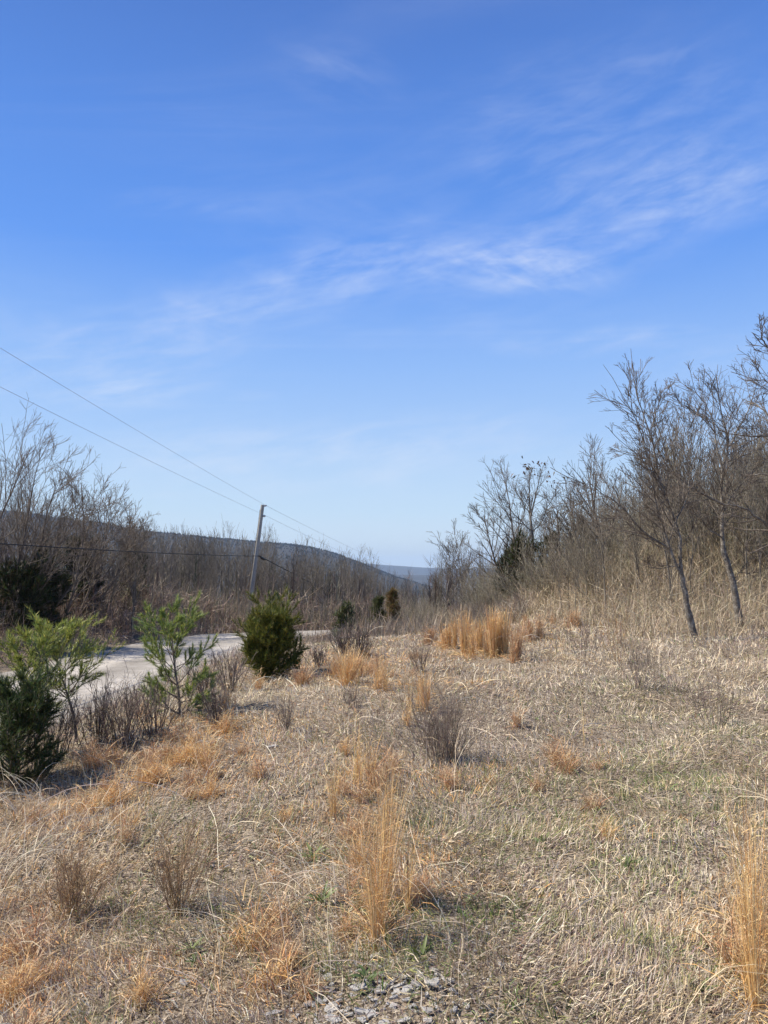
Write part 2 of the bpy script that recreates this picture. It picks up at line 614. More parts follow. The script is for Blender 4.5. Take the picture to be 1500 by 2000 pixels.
# ------------------------------------------------------------------ blades
def blades(P, az, L, W, e0, curl, segs, colr, droop_ground=True, roll=None, rng=RNG, tipw=0.0, kink=0.0):
    """P (N,3) roots; az azimuth; e0 start elevation; curl = how far it bends down along its length"""
    N = len(P)
    n = segs
    pts = np.zeros((N, n + 1, 3))
    pts[:, 0] = P
    e = np.array(e0, float) * np.ones(N)
    a = np.array(az, float) * np.ones(N)
    for i in range(n):
        ca = np.cos(e)
        d = np.stack([ca * np.cos(a), ca * np.sin(a), np.sin(e)], -1)
        pts[:, i + 1] = pts[:, i] + d * (L / n)[:, None]
        e = e - curl / n
        if kink: a = a + rng.normal(0, kink, N)
    if droop_ground:
        g = H(pts[:, 1:, 0], pts[:, 1:, 1]) + 0.006 + rng.random((N, n)) * 0.012
        pts[:, 1:, 2] = np.maximum(pts[:, 1:, 2], g)
    rl = rng.uniform(-1.2, 1.2, N) if roll is None else roll
    side = np.stack([-np.sin(az) * np.cos(rl), np.cos(az) * np.cos(rl), np.sin(rl)], -1)
    V = np.zeros((N, 2 * n + 1, 3))
    for i in range(n):
        w = W * (1 - 0.35 * i / n) * 0.5
        V[:, 2 * i] = pts[:, i] - side * w[:, None]
        V[:, 2 * i + 1] = pts[:, i] + side * w[:, None]
    V[:, 2 * n] = pts[:, n]
    k = 2 * n + 1
    base = (np.arange(N) * k)[:, None]
    quads = [base + np.array([2 * i, 2 * i + 1, 2 * i + 3, 2 * i + 2])[None] for i in range(n - 1)]
    tri = base + np.array([2 * n - 2, 2 * n - 1, 2 * n])[None]
    C = np.repeat(colr, k, axis=0)
    return V.reshape(-1, 3), (np.concatenate(quads) if quads else np.zeros((0, 4), int)), tri, C


class Acc:
    def __init__(self):
        self.V, self.Q, self.T, self.C, self.n = [], [], [], [], 0

    def add(self, r):
        V, Q, T, C = r
        self.V.append(V); self.C.append(C)
        self.Q.append(Q + self.n); self.T.append(T + self.n)
        self.n += len(V)

    def build(self, name, mat, parent=None, smooth=False):
        return mesh_np(name, np.concatenate(self.V), [np.concatenate(self.Q), np.concatenate(self.T)], mat, parent, np.concatenate(self.C), smooth)


def palette(N, cols, weights, jit=0.12, rng=RNG):
    c = np.array(cols)[rng.choice(len(cols), N, p=np.array(weights) / np.sum(weights))]
    return np.clip(c * (1 + rng.normal(0, jit, (N, 1))) + rng.normal(0, 0.012, (N, 3)), 0.01, 0.9)


STRAW = (0.60, 0.465, 0.295); PALE = (0.80, 0.69, 0.52); GREY = (0.41, 0.345, 0.285); BROWN = (0.19, 0.125, 0.085)
OLIVE = (0.27, 0.255, 0.11); MAUVE = (0.33, 0.235, 0.21); ORANGE = (0.68, 0.385, 0.15); GOLD = (0.76, 0.53, 0.25); GREEN = (0.115, 0.17, 0.045)
RUST = (0.48, 0.245, 0.12)

# spots of the field with their own colour or cover: centre pixel, radius (m)
def spots(lst):
    return [(gp(px, py)[:2], r, v) for px, py, r, v in lst]


ORANGE_Z = spots([(350, 1480, 1.0, .75), (400, 1440, 1.1, .7), (240, 1540, 0.8, .6), (140, 1590, 0.7, .4), (400, 1560, .6, .45), (700, 1300, 1.6, .55), (650, 1290, 1.2, .5),
                  (950, 1250, 1.8, .5), (730, 1700, .45, .75), (740, 1620, .45, .7), (715, 1520, .5, .5), (820, 1340, .7, .6), (780, 1730, .5, .45), (30, 1900, .4, .35), (60, 1960, .3, .55), (150, 1700, .6, .3),
                  (1470, 1850, .4, .6), (880, 1520, .5, .5), (1060, 1480, .5, .35), (560, 1640, .5, .3), (640, 1380, .6, .2), (600, 1910, .3, .5), (1200, 1600, .5, .2), (300, 1940, .3, .5)])
PALE_Z = spots([(560, 1360, 1.4, .7), (480, 1400, 1.0, .6), (260, 1640, .7, .55), (1300, 1300, 3, .45), (1150, 1250, 2.5, .35), (1400, 1420, 1.5, .4), (620, 1760, .5, .45), (1350, 1800, .6, .35), (1250, 1440, 1.2, .3), (900, 1750, .4, .3)])
GREEN_Z = spots([(1260, 1540, .8, .6), (1120, 1600, .8, .35), (1230, 1700, .5, .35), (870, 1620, .7, .35), (340, 1590, .35, .5), (640, 1700, .4, .4), (1050, 1560, 1.0, .25), (1420, 1430, 1, .3), (850, 1850, .4, .5),
                 (400, 1770, .35, .3), (1300, 1620, .6, .3), (640, 1860, .3, .5), (480, 1610, .4, .3), (1250, 1370, 1.0, .3), (700, 1450, .6, .2), (1380, 1920, .3, .4)])
BARE_Z = spots([(640, 1960, .42, .85), (760, 1990, .5, .9), (850, 1920, .38, .8), (700, 1890, .38, .8), (780, 1890, .35, .7), (590, 1740, .35, .6), (440, 1700, .3, .5), (900, 1960, .25, .7), (1020, 1720, .25, .5), (1420, 1990, .2, .6), (1060, 1440, .8, .3), (540, 1480, .4, .4), (640, 1800, .25, .3), (1240, 1930, .2, .5)])
GREY_Z = spots([(550, 1460, .9, .5), (480, 1560, .8, .45), (850, 1400, 1.4, .35), (600, 1550, .8, .35), (800, 1480, 1.0, .3), (1060, 1450, 1.0, .3), (1400, 1700, .7, .35), (1330, 1750, .6, .3)])


BROWN_Z = spots([(120, 1760, .8, .9), (220, 1680, .7, .8), (60, 1660, .8, .9), (330, 1700, .55, .8), (160, 1880, .5, .6), (420, 1650, .5, .5), (40, 1850, .6, .8), (250, 1820, .45, .6), (480, 1850, .3, .4)])


def field_weight(x, y, zones):
    w = np.zeros(x.shape)
    xd = x + (vnoise(x, y, .5, 31) - .5) * .7; yd = y + (vnoise(x, y, .5, 32) - .5) * .9
    for c, r, v in zones:
        d2 = ((xd - c[0]) ** 2 + (yd - c[1]) ** 2) / (r * r)
        w = np.maximum(w, v * np.exp(-d2 * 1.1))
    return w


def grass_colors(x, y, rng=RNG):
    N = len(x)
    n1 = vnoise(x, y, 0.8, 41); n2 = vnoise(x, y, 0.35, 42); n3 = vnoise(x, y, 2.6, 43)
    c = palette(N, [STRAW, PALE, GREY, BROWN, OLIVE, MAUVE], [.27, .24, .19, .14, .08, .08], rng=rng)
    def put(w, cols, ws):
        nonlocal c
        m = rng.random(N) < w
        c[m] = palette(int(m.sum()), cols, ws, rng=rng)
    put(np.clip((n1 - .55) * 1.4, 0, .5), [GREY, MAUVE, BROWN], [.5, .3, .2])
    put(np.clip((n2 - .66) * 1.6, 0, .45), [OLIVE, (0.30, 0.30, 0.15)], [.5, .5])
    put(np.clip((.38 - n3) * 1.5, 0, .4), [STRAW, (0.60, 0.44, 0.27)], [.5, .5])
    put(field_weight(x, y, BROWN_Z) * .8, [(0.44, 0.30, 0.19), (0.34, 0.235, 0.155), STRAW, PALE], [.35, .25, .25, .15])
    put(field_weight(x, y, GREY_Z), [GREY, MAUVE, PALE], [.5, .2, .3])
    put(field_weight(x, y, PALE_Z), [PALE, STRAW, (0.68, 0.58, 0.38)], [.5, .2, .3])
    put(field_weight(x, y, ORANGE_Z), [ORANGE, GOLD, STRAW, RUST], [.38, .22, .25, .15])
    put(field_weight(x, y, GREEN_Z), [OLIVE, GREEN, (0.34, 0.36, 0.16)], [.45, .25, .3])
    return c


def scatter(N, y0, y1, p, half=0.60, pad=2.2, rng=RNG):
    u = rng.random(N)
    q = 1 - p
    Y = (y0 ** q + u * (y1 ** q - y0 ** q)) ** (1 / q)
    X = rng.uniform(-1, 1, N) * (half * Y + pad)
    return X, Y


def on_field(x, y, margin=0.4):
    return road_dist(x, y) > RHW + margin


def dead_grass_mesh():
    acc = Acc()
    # matted thatch
    X, Y = scatter(720000, 1.3, 30, 1.5)
    keep = on_field(X, Y, 0.2)
    bare = field_weight(X, Y, BARE_Z)
    patch = vnoise(X, Y, .45, 51) * .4 + vnoise(X, Y, .16, 52) * .35 + vnoise(X, Y, .06, 53) * .25
    keep &= RNG.random(len(X)) > bare
    keep &= RNG.random(len(X)) < np.clip(0.60 + (patch - .40) * 4.5, .26, 1)
    X, Y, patch = X[keep], Y[keep], patch[keep]
    N = len(X)
    Z = H(X, Y)
    P = np.stack([X, Y, Z - .005 + RNG.random(N) * .045 * (patch * 1.5)], -1)
    L = RNG.uniform(.018, .062, N) * (1 + .055 * Y) * (0.6 + patch * .9)
    W = np.maximum(.0025, .00088 * Y) * RNG.uniform(.4, 1.7, N)
    e0 = np.clip(RNG.normal(.65, .55, N), -.2, 1.5)
    curl = RNG.uniform(-.6, 1.9, N)
    # lie of the grass changes from place to place
    az = (vnoise(X, Y, 1.0, 61) * 11.0) + RNG.normal(0, 1.0, N) * (.35 + 1.1 * vnoise(X, Y, .5, 63))
    C = grass_colors(X, Y)
    near = Y < 2.2
    mid = (Y < 4.5) & ~near
    for m, sg in ((near, 3), (mid, 2), (~near & ~mid, 1)):
        acc.add(blades(P[m], az[m], L[m], W[m], e0[m], curl[m], sg, C[m], kink=.5))
    # taller loose blades
    X, Y = scatter(52000, 1.5, 30, 1.02)
    keep = on_field(X, Y, 0.3) & (RNG.random(len(X)) > field_weight(X, Y, BARE_Z) * 1.1)
    tall = vnoise(X, Y, .9, 71) * .5 + vnoise(X, Y, .3, 72) * .5
    lf = field_weight(X, Y, BROWN_Z)
    tall = np.maximum(tall, lf * .9)
    keep &= RNG.random(len(X)) < np.clip((tall - .42) * 4 + .10 + .4 * ss(6, 14, Y), .03, 1)
    X, Y, tall = X[keep], Y[keep], tall[keep]
    N = len(X)
    P = np.stack([X, Y, H(X, Y)], -1)
    rt = ss(.05, .4, X / Y) * ss(9, 15, Y)
    L = RNG.uniform(.07, .24, N) * (.6 + tall * .7 + .6 * rt)
    W = np.maximum(.0019, .0007 * Y) * RNG.uniform(.6, 1.3, N)
    az = (vnoise(X, Y, 1.6, 62) * 9.0) + RNG.normal(0, 1.2, N)
    acc.add(blades(P, az, L, W, RNG.normal(1.15, .3, N), RNG.uniform(-.1, 2.2, N), 3, grass_colors(X, Y), kink=.12))
    # long fallen stalks
    X, Y = scatter(1500, 1.6, 16, 1.1)
    keep = on_field(X, Y, 0.5)
    X, Y = X[keep], Y[keep]
    N = len(X)
    P = np.stack([X, Y, H(X, Y) + .02], -1)
    C = palette(N, [PALE, STRAW, (0.70, 0.60, 0.42), GREY], [.4, .3, .15, .15])
    acc.add(blades(P, RNG.uniform(0, 6.28, N), RNG.uniform(.25, .7, N), np.maximum(.0022, .0006 * Y) * RNG.uniform(.8, 1.5, N), RNG.uniform(.1, 1.3, N), RNG.uniform(.6, 2.4, N), 5, C, kink=.1))
    o = acc.build('dead_grass', M['dead_grass'])
    tag(o, 'matted tan and grey dead grass covering the whole field', 'grass', kind='stuff')


dead_grass_mesh()


def green_cover():
    acc = Acc()
    X, Y = scatter(70000, 1.5, 26, 1.2)
    w = field_weight(X, Y, GREEN_Z) + np.clip((vnoise(X, Y, .22, 81) - .56) * 2.2, 0, .5)
    keep = on_field(X, Y, .2) & (RNG.random(len(X)) < w)
    X, Y = X[keep], Y[keep]
    N = len(X)
    P = np.stack([X, Y, H(X, Y)], -1)
    C = palette(N, [GREEN, (0.16, 0.21, 0.07), OLIVE, (0.09, 0.13, 0.045)], [.3, .3, .25, .15])
    acc.add(blades(P, RNG.uniform(0, 6.28, N), RNG.uniform(.03, .09, N), np.maximum(.004, .001 * Y) * RNG.uniform(.7, 1.6, N), RNG.uniform(.3, 1.4, N), RNG.uniform(0, 2, N), 2, C))
    o = acc.build('green_grass', M['leafmat'])
    tag(o, 'short green grass and weeds showing in patches between the dead grass', 'grass', kind='stuff')


green_cover()

# ------------------------------------------------------------------ tubes and branching
def tubes(P, Rr, sides):
    """P (M,n,3) Rr (M,n) -> verts, quads"""
    Mn, n, _ = P.shape
    T = np.gradient(P, axis=1)
    T /= np.linalg.norm(T, axis=2)[..., None] + 1e-9
    ref = np.zeros((Mn, 1, 3))
    D = P[:, -1] - P[:, 0]
    D /= np.linalg.norm(D, axis=1)[:, None] + 1e-9
    k = np.argmin(np.abs(D), axis=1)
    ref[np.arange(Mn), 0, k] = 1
    U = np.cross(T, ref)
    U /= np.linalg.norm(U, axis=2)[..., None] + 1e-9
    Vv = np.cross(T, U)
    a = np.arange(sides) / sides * 2 * np.pi
    ring = P[:, :, None] + (U[:, :, None] * np.cos(a)[None, None, :, None] + Vv[:, :, None] * np.sin(a)[None, None, :, None]) * Rr[:, :, None, None]
    V = ring.reshape(-1, 3)
    b = (np.arange(Mn)[:, None, None] * n + np.arange(n - 1)[None, :, None]) * sides
    j = np.arange(sides)[None, None]
    j2 = (j + 1) % sides
    Q = np.stack([b + j, b + j2, b + sides + j2, b + sides + j], -1).reshape(-1, 4)
    return V, Q


def tube_mesh(name, sets, mat, parent=None, colors=None):
    VV, QQ, n = [], [], 0
    for P, Rr, sd_ in sets:
        if len(P) == 0: continue
        V, Q = tubes(P, Rr, sd_)
        VV.append(V); QQ.append(Q + n); n += len(V)
    return mesh_np(name, np.concatenate(VV), [np.concatenate(QQ)], mat, parent, smooth=True)


def sample_poly(P, Rr, t):
    """P (M,n,3), t (M,) -> pos, tangent, radius"""
    n = P.shape[1]
    f = t * (n - 1)
    i = np.clip(f.astype(int), 0, n - 2)
    w = (f - i)[:, None]
    m = np.arange(len(P))
    a, b = P[m, i], P[m, i + 1]
    d = b - a
    d /= np.linalg.norm(d, axis=1)[:, None] + 1e-9
    r = Rr[m, i] * (1 - w[:, 0]) + Rr[m, i + 1] * w[:, 0]
    return a * (1 - w) + b * w, d, r


def sprout(P, Rr, k, t0, t1, ang, lf, n, wander, up, rf, rng, Lmin=0, even=False, tipr=0.3):
    """k children on every parent"""
    M_ = len(P)
    Pp = np.repeat(P, k, axis=0); Rp = np.repeat(Rr, k, axis=0)
    L = np.linalg.norm(np.diff(Pp, axis=1), axis=2).sum(1)
    t = rng.uniform(t0, t1, M_ * k)
    if even:
        t = (np.tile(np.arange(k), M_) + rng.random(M_ * k)) / k * (t1 - t0) + t0
    p, d, r = sample_poly(Pp, Rp, t)
    rnd = rng.normal(size=(len(p), 3))
    s = np.cross(d, rnd)
    s /= np.linalg.norm(s, axis=1)[:, None] + 1e-9
    a = rng.uniform(*ang, len(p))
    nd = d * np.cos(a)[:, None] + s * np.sin(a)[:, None]
    Lc = L * rng.uniform(*lf, len(p)) * (1 - .5 * (t - t0))
    Lc = np.maximum(Lc, Lmin)
    return walk(p, nd, Lc, n, wander, up, np.maximum(r * rf, 0.0008), rng, tipr)


def walk(p, d, L, n, wander, up, r0, rng, tipr=0.3):
    pts = np.zeros((len(p), n + 1, 3))
    pts[:, 0] = p
    d = d / (np.linalg.norm(d, axis=1)[:, None] + 1e-9)
    for i in range(n):
        pts[:, i + 1] = pts[:, i] + d * (L / n)[:, None]
        d = d + rng.normal(0, wander, d.shape)
        d[:, 2] += up
        d /= np.linalg.norm(d, axis=1)[:, None] + 1e-9
    Rr = r0[:, None] * np.linspace(1, tipr, n + 1)[None]
    return pts, Rr


def resample(pts, n, jitter, rng):
    pts = np.array(pts, float)
    s = np.r_[0, np.cumsum(np.linalg.norm(np.diff(pts, axis=0), axis=1))]
    q = np.linspace(0, s[-1], n)
    o = np.stack([np.interp(q, s, pts[:, k]) for k in range(3)], -1)
    o[1:-1] += rng.normal(0, jitter, (n - 2, 3))
    return o


def bare_tree(name, loc, height, seed, spread=(.35, .75), lean=(0, 0), limbs=14, mat='twig', tmin=.22, trunk_r=None, levels=3, rz=0.0, minr=0.004, up=.05, wander=.06, k2=6, k3=5, stems=1, lf=(.35, .6)):
    rng = np.random.default_rng(seed)
    root = empty(name, loc, rz)
    tr = trunk_r or height * .013
    P0 = np.zeros((stems, 3)); P0[:, :2] = rng.normal(0, .06 * (stems > 1), (stems, 2)); P0[:, 2] = -.15
    d0 = np.zeros((stems, 3)); d0[:, 2] = 1; d0[:, 0] = lean[0]; d0[:, 1] = lean[1]
    if stems > 1: d0[:, :2] += rng.normal(0, .22, (stems, 2))
    Ls = height * rng.uniform(.75, 1.0, stems) if stems > 1 else np.array([height])
    P, Rr = walk(P0, d0, Ls + .15, 10, .055, .03, np.full(stems, tr) * (1 if stems == 1 else .6), rng, .12)
    Rr = np.maximum(Rr, minr)
    P1, R1 = sprout(P, Rr, limbs, tmin, .97, spread, lf, 6, wander, up, .6, rng, even=True)
    R1 = np.maximum(R1, minr * .9)
    P2, R2 = sprout(P1, R1, k2, .2, .95, (.35, .8), (.3, .6), 4, .07, .03, .6, rng, Lmin=.15)
    R2 = np.maximum(R2, minr * .7)
    sets = [(P1, R1, 4), (P2, R2, 3)]
    if levels > 2:
        P3, R3 = sprout(P2, R2, k3, .2, .95, (.35, .8), (.35, .7), 3, .08, .03, .6, rng, Lmin=.12)
        R3 = np.maximum(R3, minr * .55)
        sets.append((P3, R3, 3))
    tube_mesh('trunk', [(P, Rr, 7)], M['bark'] if mat == 'twig' else M[mat], root)
    tube_mesh('crown', sets, M[mat], root)
    return root


# ------------------------------------------------------------------ power line
def pole_and_lines():
    PY = 45.0
    b = at(484, 1205, PY)
    gz = ground(b[0], b[1])
    tp = at(513, 986, PY)
    root = empty('utility_pole', (b[0], b[1], gz))
    tag(root, 'leaning grey wooden utility pole beyond the bend of the gravel road', 'utility pole')
    loc = np.array([b[0], b[1], gz])
    base = np.array([b[0] + (b[0] - tp[0]) * .05, b[1], gz - .3])
    n = 9
    P = np.linspace(base - loc, tp - loc, n)[None]
    r = np.linspace(.155, .11, n)[None]
    V, Q = tubes(P, r, 14)
    top = len(V)
    V = np.vstack([V, (tp - loc)[None]])
    T = np.array([[(n - 1) * 14 + j, (n - 1) * 14 + (j + 1) % 14, top] for j in range(14)])
    mesh_np('pole_shaft', V, [Q, T], M['pole'], root, smooth=False)
    ax = tp - base

    def along(z):      # point on the axis at height z
        return base + ax * ((z - base[2]) / ax[2])

    def knob(name, c, r, h, mat, axis=(0, 0, 1)):
        a = np.array(axis, float); a /= np.linalg.norm(a)
        prof = [(0, .5), (.12, 1), (.35, .7), (.55, 1), (.8, .65), (1, .3)]
        PP = np.array([[c - loc + a * h * (q - .5) for q, _ in prof]])
        RR = np.array([[r * w for _, w in prof]])
        return tube_mesh(name, [(PP, RR, 9)], mat, root)
    knob('insulator', tp + np.array([.16, 0, -.05]), .07, .2, M['porcelain'], (1, 0, .1))
    m2 = along(at(508, 1008, PY)[2])
    knob('insulator', m2 + np.array([.2, -.02, 0]), .07, .16, M['porcelain'], (1, 0, 0))
    knob('bracket', m2 + np.array([.1, -.02, 0]), .03, .14, M['metal'], (1, 0, 0))
    zc = at(500, 1086, PY)[2]
    c3 = along(zc)
    knob('cable_clamp', c3 + np.array([.16, -.03, 0]), .05, .16, M['metal'], (1, 0, 0))
    gw = np.array([along(z_) - loc + np.array([-.1, -.125, 0]) for z_ in np.linspace(gz + .1, tp[2] - .3, 8)])
    tube_mesh('ground_wire', [(gw[None], np.full((1, 8), .012), 5)], M['metal'], root)
    # splice case hanging on the cable just right of the pole belongs to the cable
    A = tp + np.array([.16, 0, -.02])
    B = m2 + np.array([.22, -.02, .05])
    Cc = c3 + np.array([.22, -.05, 0])

    def line(name, a, e, sag, r, mat, lab, cat, extra=None):
        n = 40
        t = np.linspace(0, 1, n)
        pts = a[None] * (1 - t[:, None]) + e[None] * t[:, None]
        pts[:, 2] -= sag * 4 * t * (1 - t)
        rad = np.full(n, r)
        o = tube_mesh(name, [(pts[None], rad[None], 6)], M[mat], None)
        tag(o, lab, cat, 'overhead lines on the utility pole')
        return o, pts
    # spans towards the photographer's left
    def ext(a, q, k):     # prolong a..q beyond q
        return a + (q - a) * k
    line('power_line', A, ext(A, at(0, 665, 17.5), 1.8), .18, .0050, 'wire', 'upper thin wire rising from the pole top to the left', 'power line')
    line('power_line', B, ext(B, at(0, 741, 17.5), 1.8), .18, .0050, 'wire', 'second thin wire from the pole to the left, below the topmost one', 'power line')
    o, pts = line('telephone_cable', Cc, ext(Cc, at(0, 1044, 17.5), 1.8), .22, .016, 'cable', 'black sagging cable crossing the left woods to the pole', 'cable')
    line('power_line', A, np.array([7.0, 118, 1.0]), .5, .0068, 'wire', 'upper thin wire running from the pole top down towards the valley', 'power line')
    line('power_line', B, np.array([6.6, 118, .2]), .5, .0068, 'wire', 'lower thin wire running from the pole down towards the valley', 'power line')
    o, pts = line('telephone_cable', Cc, np.array([6.0, 112, -6.5]), .6, .026, 'cable', 'black cable dropping from the pole to the right with a splice case', 'cable')
    k = np.array([pts[0] * .93 + pts[1] * .07, pts[0] * .8 + pts[1] * .2, pts[0] * .6 + pts[1] * .4, pts[0] * .45 + pts[1] * .55])
    k[:, 2] -= .05
    k[3] = k[2] + (k[2] - k[1]) * .9
    tube_mesh('splice_case', [(k[None], np.array([[.03, .09, .085, .03]]), 8)], M['metal'], o)
    # guy wire
    gtop = along(at(510, 1002, PY)[2])
    gend = at(470, 1120, PY + 5)
    gend[2] = ground(gend[0], gend[1])
    gy_ = np.array([gtop * (1 - t) + gend * t for t in np.linspace(0, 1, 6)])
    o = tube_mesh('guy_wire', [(gy_[None], np.full((1, 6), .012), 5)], M['wire'], None)
    tag(o, 'thin guy wire slanting from near the pole top down into the woods', 'wire')


pole_and_lines()

# ------------------------------------------------------------------ mountains
def ridge(name, pts, Yl, Yr, mat, rough, zb=-80, near=.6, seed=0, ncol=320, nrow=44, x0=None):
    pts = np.array(pts, float)
    xs = np.linspace(pts[0, 0], pts[-1, 0], ncol)
    ys = np.interp(xs, pts[:, 0], pts[:, 1])
    k = np.ones(9) / 9
    ys = np.convolve(np.pad(ys, 4, mode='edge'), k, 'valid')
    t = (xs - xs[0]) / (xs[-1] - xs[0])
    Y = Yl + (Yr - Yl) * t
    crest = np.array([at(a, b, c) for a, b, c in zip(xs, ys, Y)])
    s = np.linspace(0, 1.6, nrow)
    prof = np.where(s < 1, np.sin(np.clip(s, 0, 1) * np.pi / 2) ** 1.25, np.clip(1 - (s - 1) / .6, 0, 1) ** 1.2)
    dist = near + (1 - near) * s
    GX_ = crest[:, 0][:, None] * dist[None] / 1.0
    GY_ = crest[:, 1][:, None] * dist[None]
    h = crest[:, 2][:, None] - zb
    n = (vnoise(GX_, GY_, 420, seed) - .5) * 1.6 + (vnoise(GX_, GY_, 130, seed + 1) - .5) * .7
    env = np.sin(np.clip(s, 0, 1) * np.pi) ** 1.0
    Z = zb + h * prof[None] + rough * n * env[None] + (vnoise(GX_, GY_, 26, seed + 2) - .5) * rough * .10
    return grid_mesh(name, GX_, GY_, Z, mat), GX_, GY_, Z


mo, mX, mY, mZ = ridge('mountain', [(-1500, 880), (-500, 935), (0, 999), (60, 1006), (130, 1019), (270, 1040), (400, 1051), (520, 1062), (560, 1064), (600, 1069), (640, 1076), (670, 1086), (700, 1099), (730, 1110), (760, 1122), (800, 1136), (850, 1150), (930, 1165)],
                       2300, 3900, M['mountain'], 46, seed=11)
tag(mo, kind='structure')
m2_, _, _, _ = ridge('hills', [(560, 1140), (640, 1128), (720, 1118), (800, 1124), (840, 1122), (900, 1128), (1100, 1126), (1500, 1120), (2100, 1130)], 6500, 6500, M['mountain'], 30, seed=21, near=.8, ncol=200, nrow=24)
tag(m2_, kind='structure')
m3, _, _, _ = ridge('far_ridge', [(-900, 1112), (600, 1096), (700, 1100), (770, 1104), (840, 1110), (950, 1111), (1200, 1104), (1600, 1108), (2400, 1115)], 11500, 11500, M['mountain'], 40, seed=31, near=.85, ncol=200, nrow=20)
tag(m3, kind='structure')


def mountain_forest():
    """bare trees bristling on the mountain: spikes standing on its surface"""
    rng = np.random.default_rng(5)
    n, m = mX.shape
    rows = np.linspace(0, 1.6, m)
    cr = int(np.argmin(np.abs(rows - 1)))
    N = 22000
    i = rng.integers(0, n - 1, N)
    j = np.where(rng.random(N) < .4, cr - rng.integers(0, 3, N), rng.integers(4, cr + 1, N))
    fi, fj = rng.random(N), rng.random(N)
    j = np.clip(j, 0, m - 2)
    def bl(A): return (A[i, j] * (1 - fi) + A[i + 1, j] * fi) * (1 - fj) + (A[i, j + 1] * (1 - fi) + A[i + 1, j + 1] * fi) * fj
    P = np.stack([bl(mX), bl(mY), bl(mZ)], -1)
    C = palette(N, [(0.042, 0.038, 0.032), (0.053, 0.047, 0.040), (0.034, 0.032, 0.026), (0.030, 0.037, 0.020)], [.4, .3, .2, .1], rng=rng)
    # squat triangular crowns seen from any side: two crossed blades each
    acc = Acc()
    L = rng.uniform(5, 11, N)
    for a in (0, 1.6):
        acc.add(blades(P, np.full(N, a), L, rng.uniform(4, 8, N), np.full(N, 1.5), np.zeros(N), 1, C, droop_ground=False, roll=np.zeros(N), rng=rng))
    o = acc.build('mountain_forest', M['dead_grass'])
    tag(o, 'bare winter forest covering the dark mountain ridge', 'forest', kind='stuff')


mountain_forest()


def distant_woods():
    rng = np.random.default_rng(15)
    N = 3000
    Y = 75 * (1400 / 75) ** (rng.random(N) ** 1.35)
    X = rng.uniform(-.62, .62, N) * Y
    # the wood further out, plus a belt close behind the road trees
    P = np.stack([X, Y, H(X, Y)], -1)
    acc = Acc()
    Hh = rng.uniform(4, 7.5, N)
    C = palette(N, [(0.13, 0.105, 0.09), (0.20, 0.165, 0.14), (0.09, 0.07, 0.06), (0.24, 0.20, 0.165)], [.35, .3, .2, .15], rng=rng)
    wpx = np.maximum(.05, .0007 * Y)
    acc.add(blades(P, rng.uniform(0, 6.28, N), Hh, wpx * 2.6, rng.normal(1.5, .05, N), rng.normal(0, .1, N), 2, C, droop_ground=False, rng=rng))
    for k in range(14):
        f = rng.uniform(.25, .92, N)
        Pk = P.copy(); Pk[:, 2] += Hh * f
        L = Hh * rng.uniform(.18, .42, N) * (1.25 - f)
        acc.add(blades(Pk, rng.uniform(0, 6.28, N), L + .6, wpx * rng.uniform(.6, 1.3, N), rng.uniform(.5, 1.3, N), rng.uniform(-.5, .1, N), 1, C, droop_ground=False, rng=rng))
    o = acc.build('distant_woods', M['dead_grass'])
    tag(o, 'grey bare woods filling the valley below the mountain', 'woods', kind='stuff')


distant_woods()

# ------------------------------------------------------------------ hero trees on the right
def limb(pxs, Y, dY=0.0, n=14, jit=.018, rng=RNG):
    pts = [at(px, py, Y + dY * (i / (len(pxs) - 1)) ** 1.2) for i, (px, py) in enumerate(pxs)]
    return resample(pts, n, jit, rng)


def hero_tree(label, trunk, limbs, Y, seed, r0, k1=13, k2=5, k3=3, lean_up=.04, twig_len=(.10, .26), lab2=None, light=True, pods=0):
    rng = np.random.default_rng(seed)
    tb = at(*trunk[0], Y)
    g = ground(tb[0], tb[1])
    loc = np.array([tb[0], tb[1], g])
    root = empty('bare_tree', loc)
    tag(root, label, 'tree')
    tp = limb(trunk, Y, 0, 12, .006, rng)
    tp = np.vstack([[tp[0][0] + .01, tp[0][1], g - .2], tp])
    rr_ = np.linspace(r0, r0 * .62, len(tp)); rr_[0] *= 1.3; rr_[1] *= 1.12
    V, Q = tubes((tp - loc)[None], rr_[None], 12)
    V += (vnoise(V[:, 0] * 9 + V[:, 2] * 3, V[:, 1] * 9 + V[:, 2] * 5, 1.0, 3)[:, None] - .5) * r0 * .12
    mesh_np('trunk', V, [Q], M['bark'], root, smooth=True)
    sets = []
    for (pxs, f0, f1, dY) in limbs:
        L = limb(pxs, Y, dY, 15, .010, rng)
        rad = r0 * (f1 + (f0 * .85 - f1) * np.linspace(1, 0, 15) ** 1.25)
        V, Q = tubes((L - loc)[None], rad[None], 8)
        mesh_np('limb', V, [Q], M['bark'], root, smooth=True)
        P = (L - loc)[None]; Rr = rad[None]
        ln_ = np.linalg.norm(np.diff(L, axis=0), axis=1).sum()
        kk1 = int(np.clip(ln_ * k1 / 2.6, 4, 34))
        lf_ = min(1.0, 2.4 / ln_)
        P1, R1 = sprout(P, Rr, kk1, .10, .82, (.4, .85), (.2 * lf_, .55 * lf_), 7, .075, lean_up, .5, rng, even=True)
        R1 = np.clip(R1, .0050, .0095)
        P2, R2 = sprout(P1, R1, k2, .15, .92, (.35, .8), (.3, .65), 4, .09, .03, .6, rng, Lmin=.12)
        R2 = np.clip(R2, .0036, .005)
        P3, R3 = sprout(P2, R2, k3, .2, .92, (.35, .8), (.35, .7), 3, .1, .03, .6, rng, Lmin=.09)
        R3 = np.full_like(R3, .0027)
        sets += [(P1, R1, 4), (P2, R2, 3), (P3, R3, 3)]
    tube_mesh('crown', sets, M['dark_twig'], root)
    return root


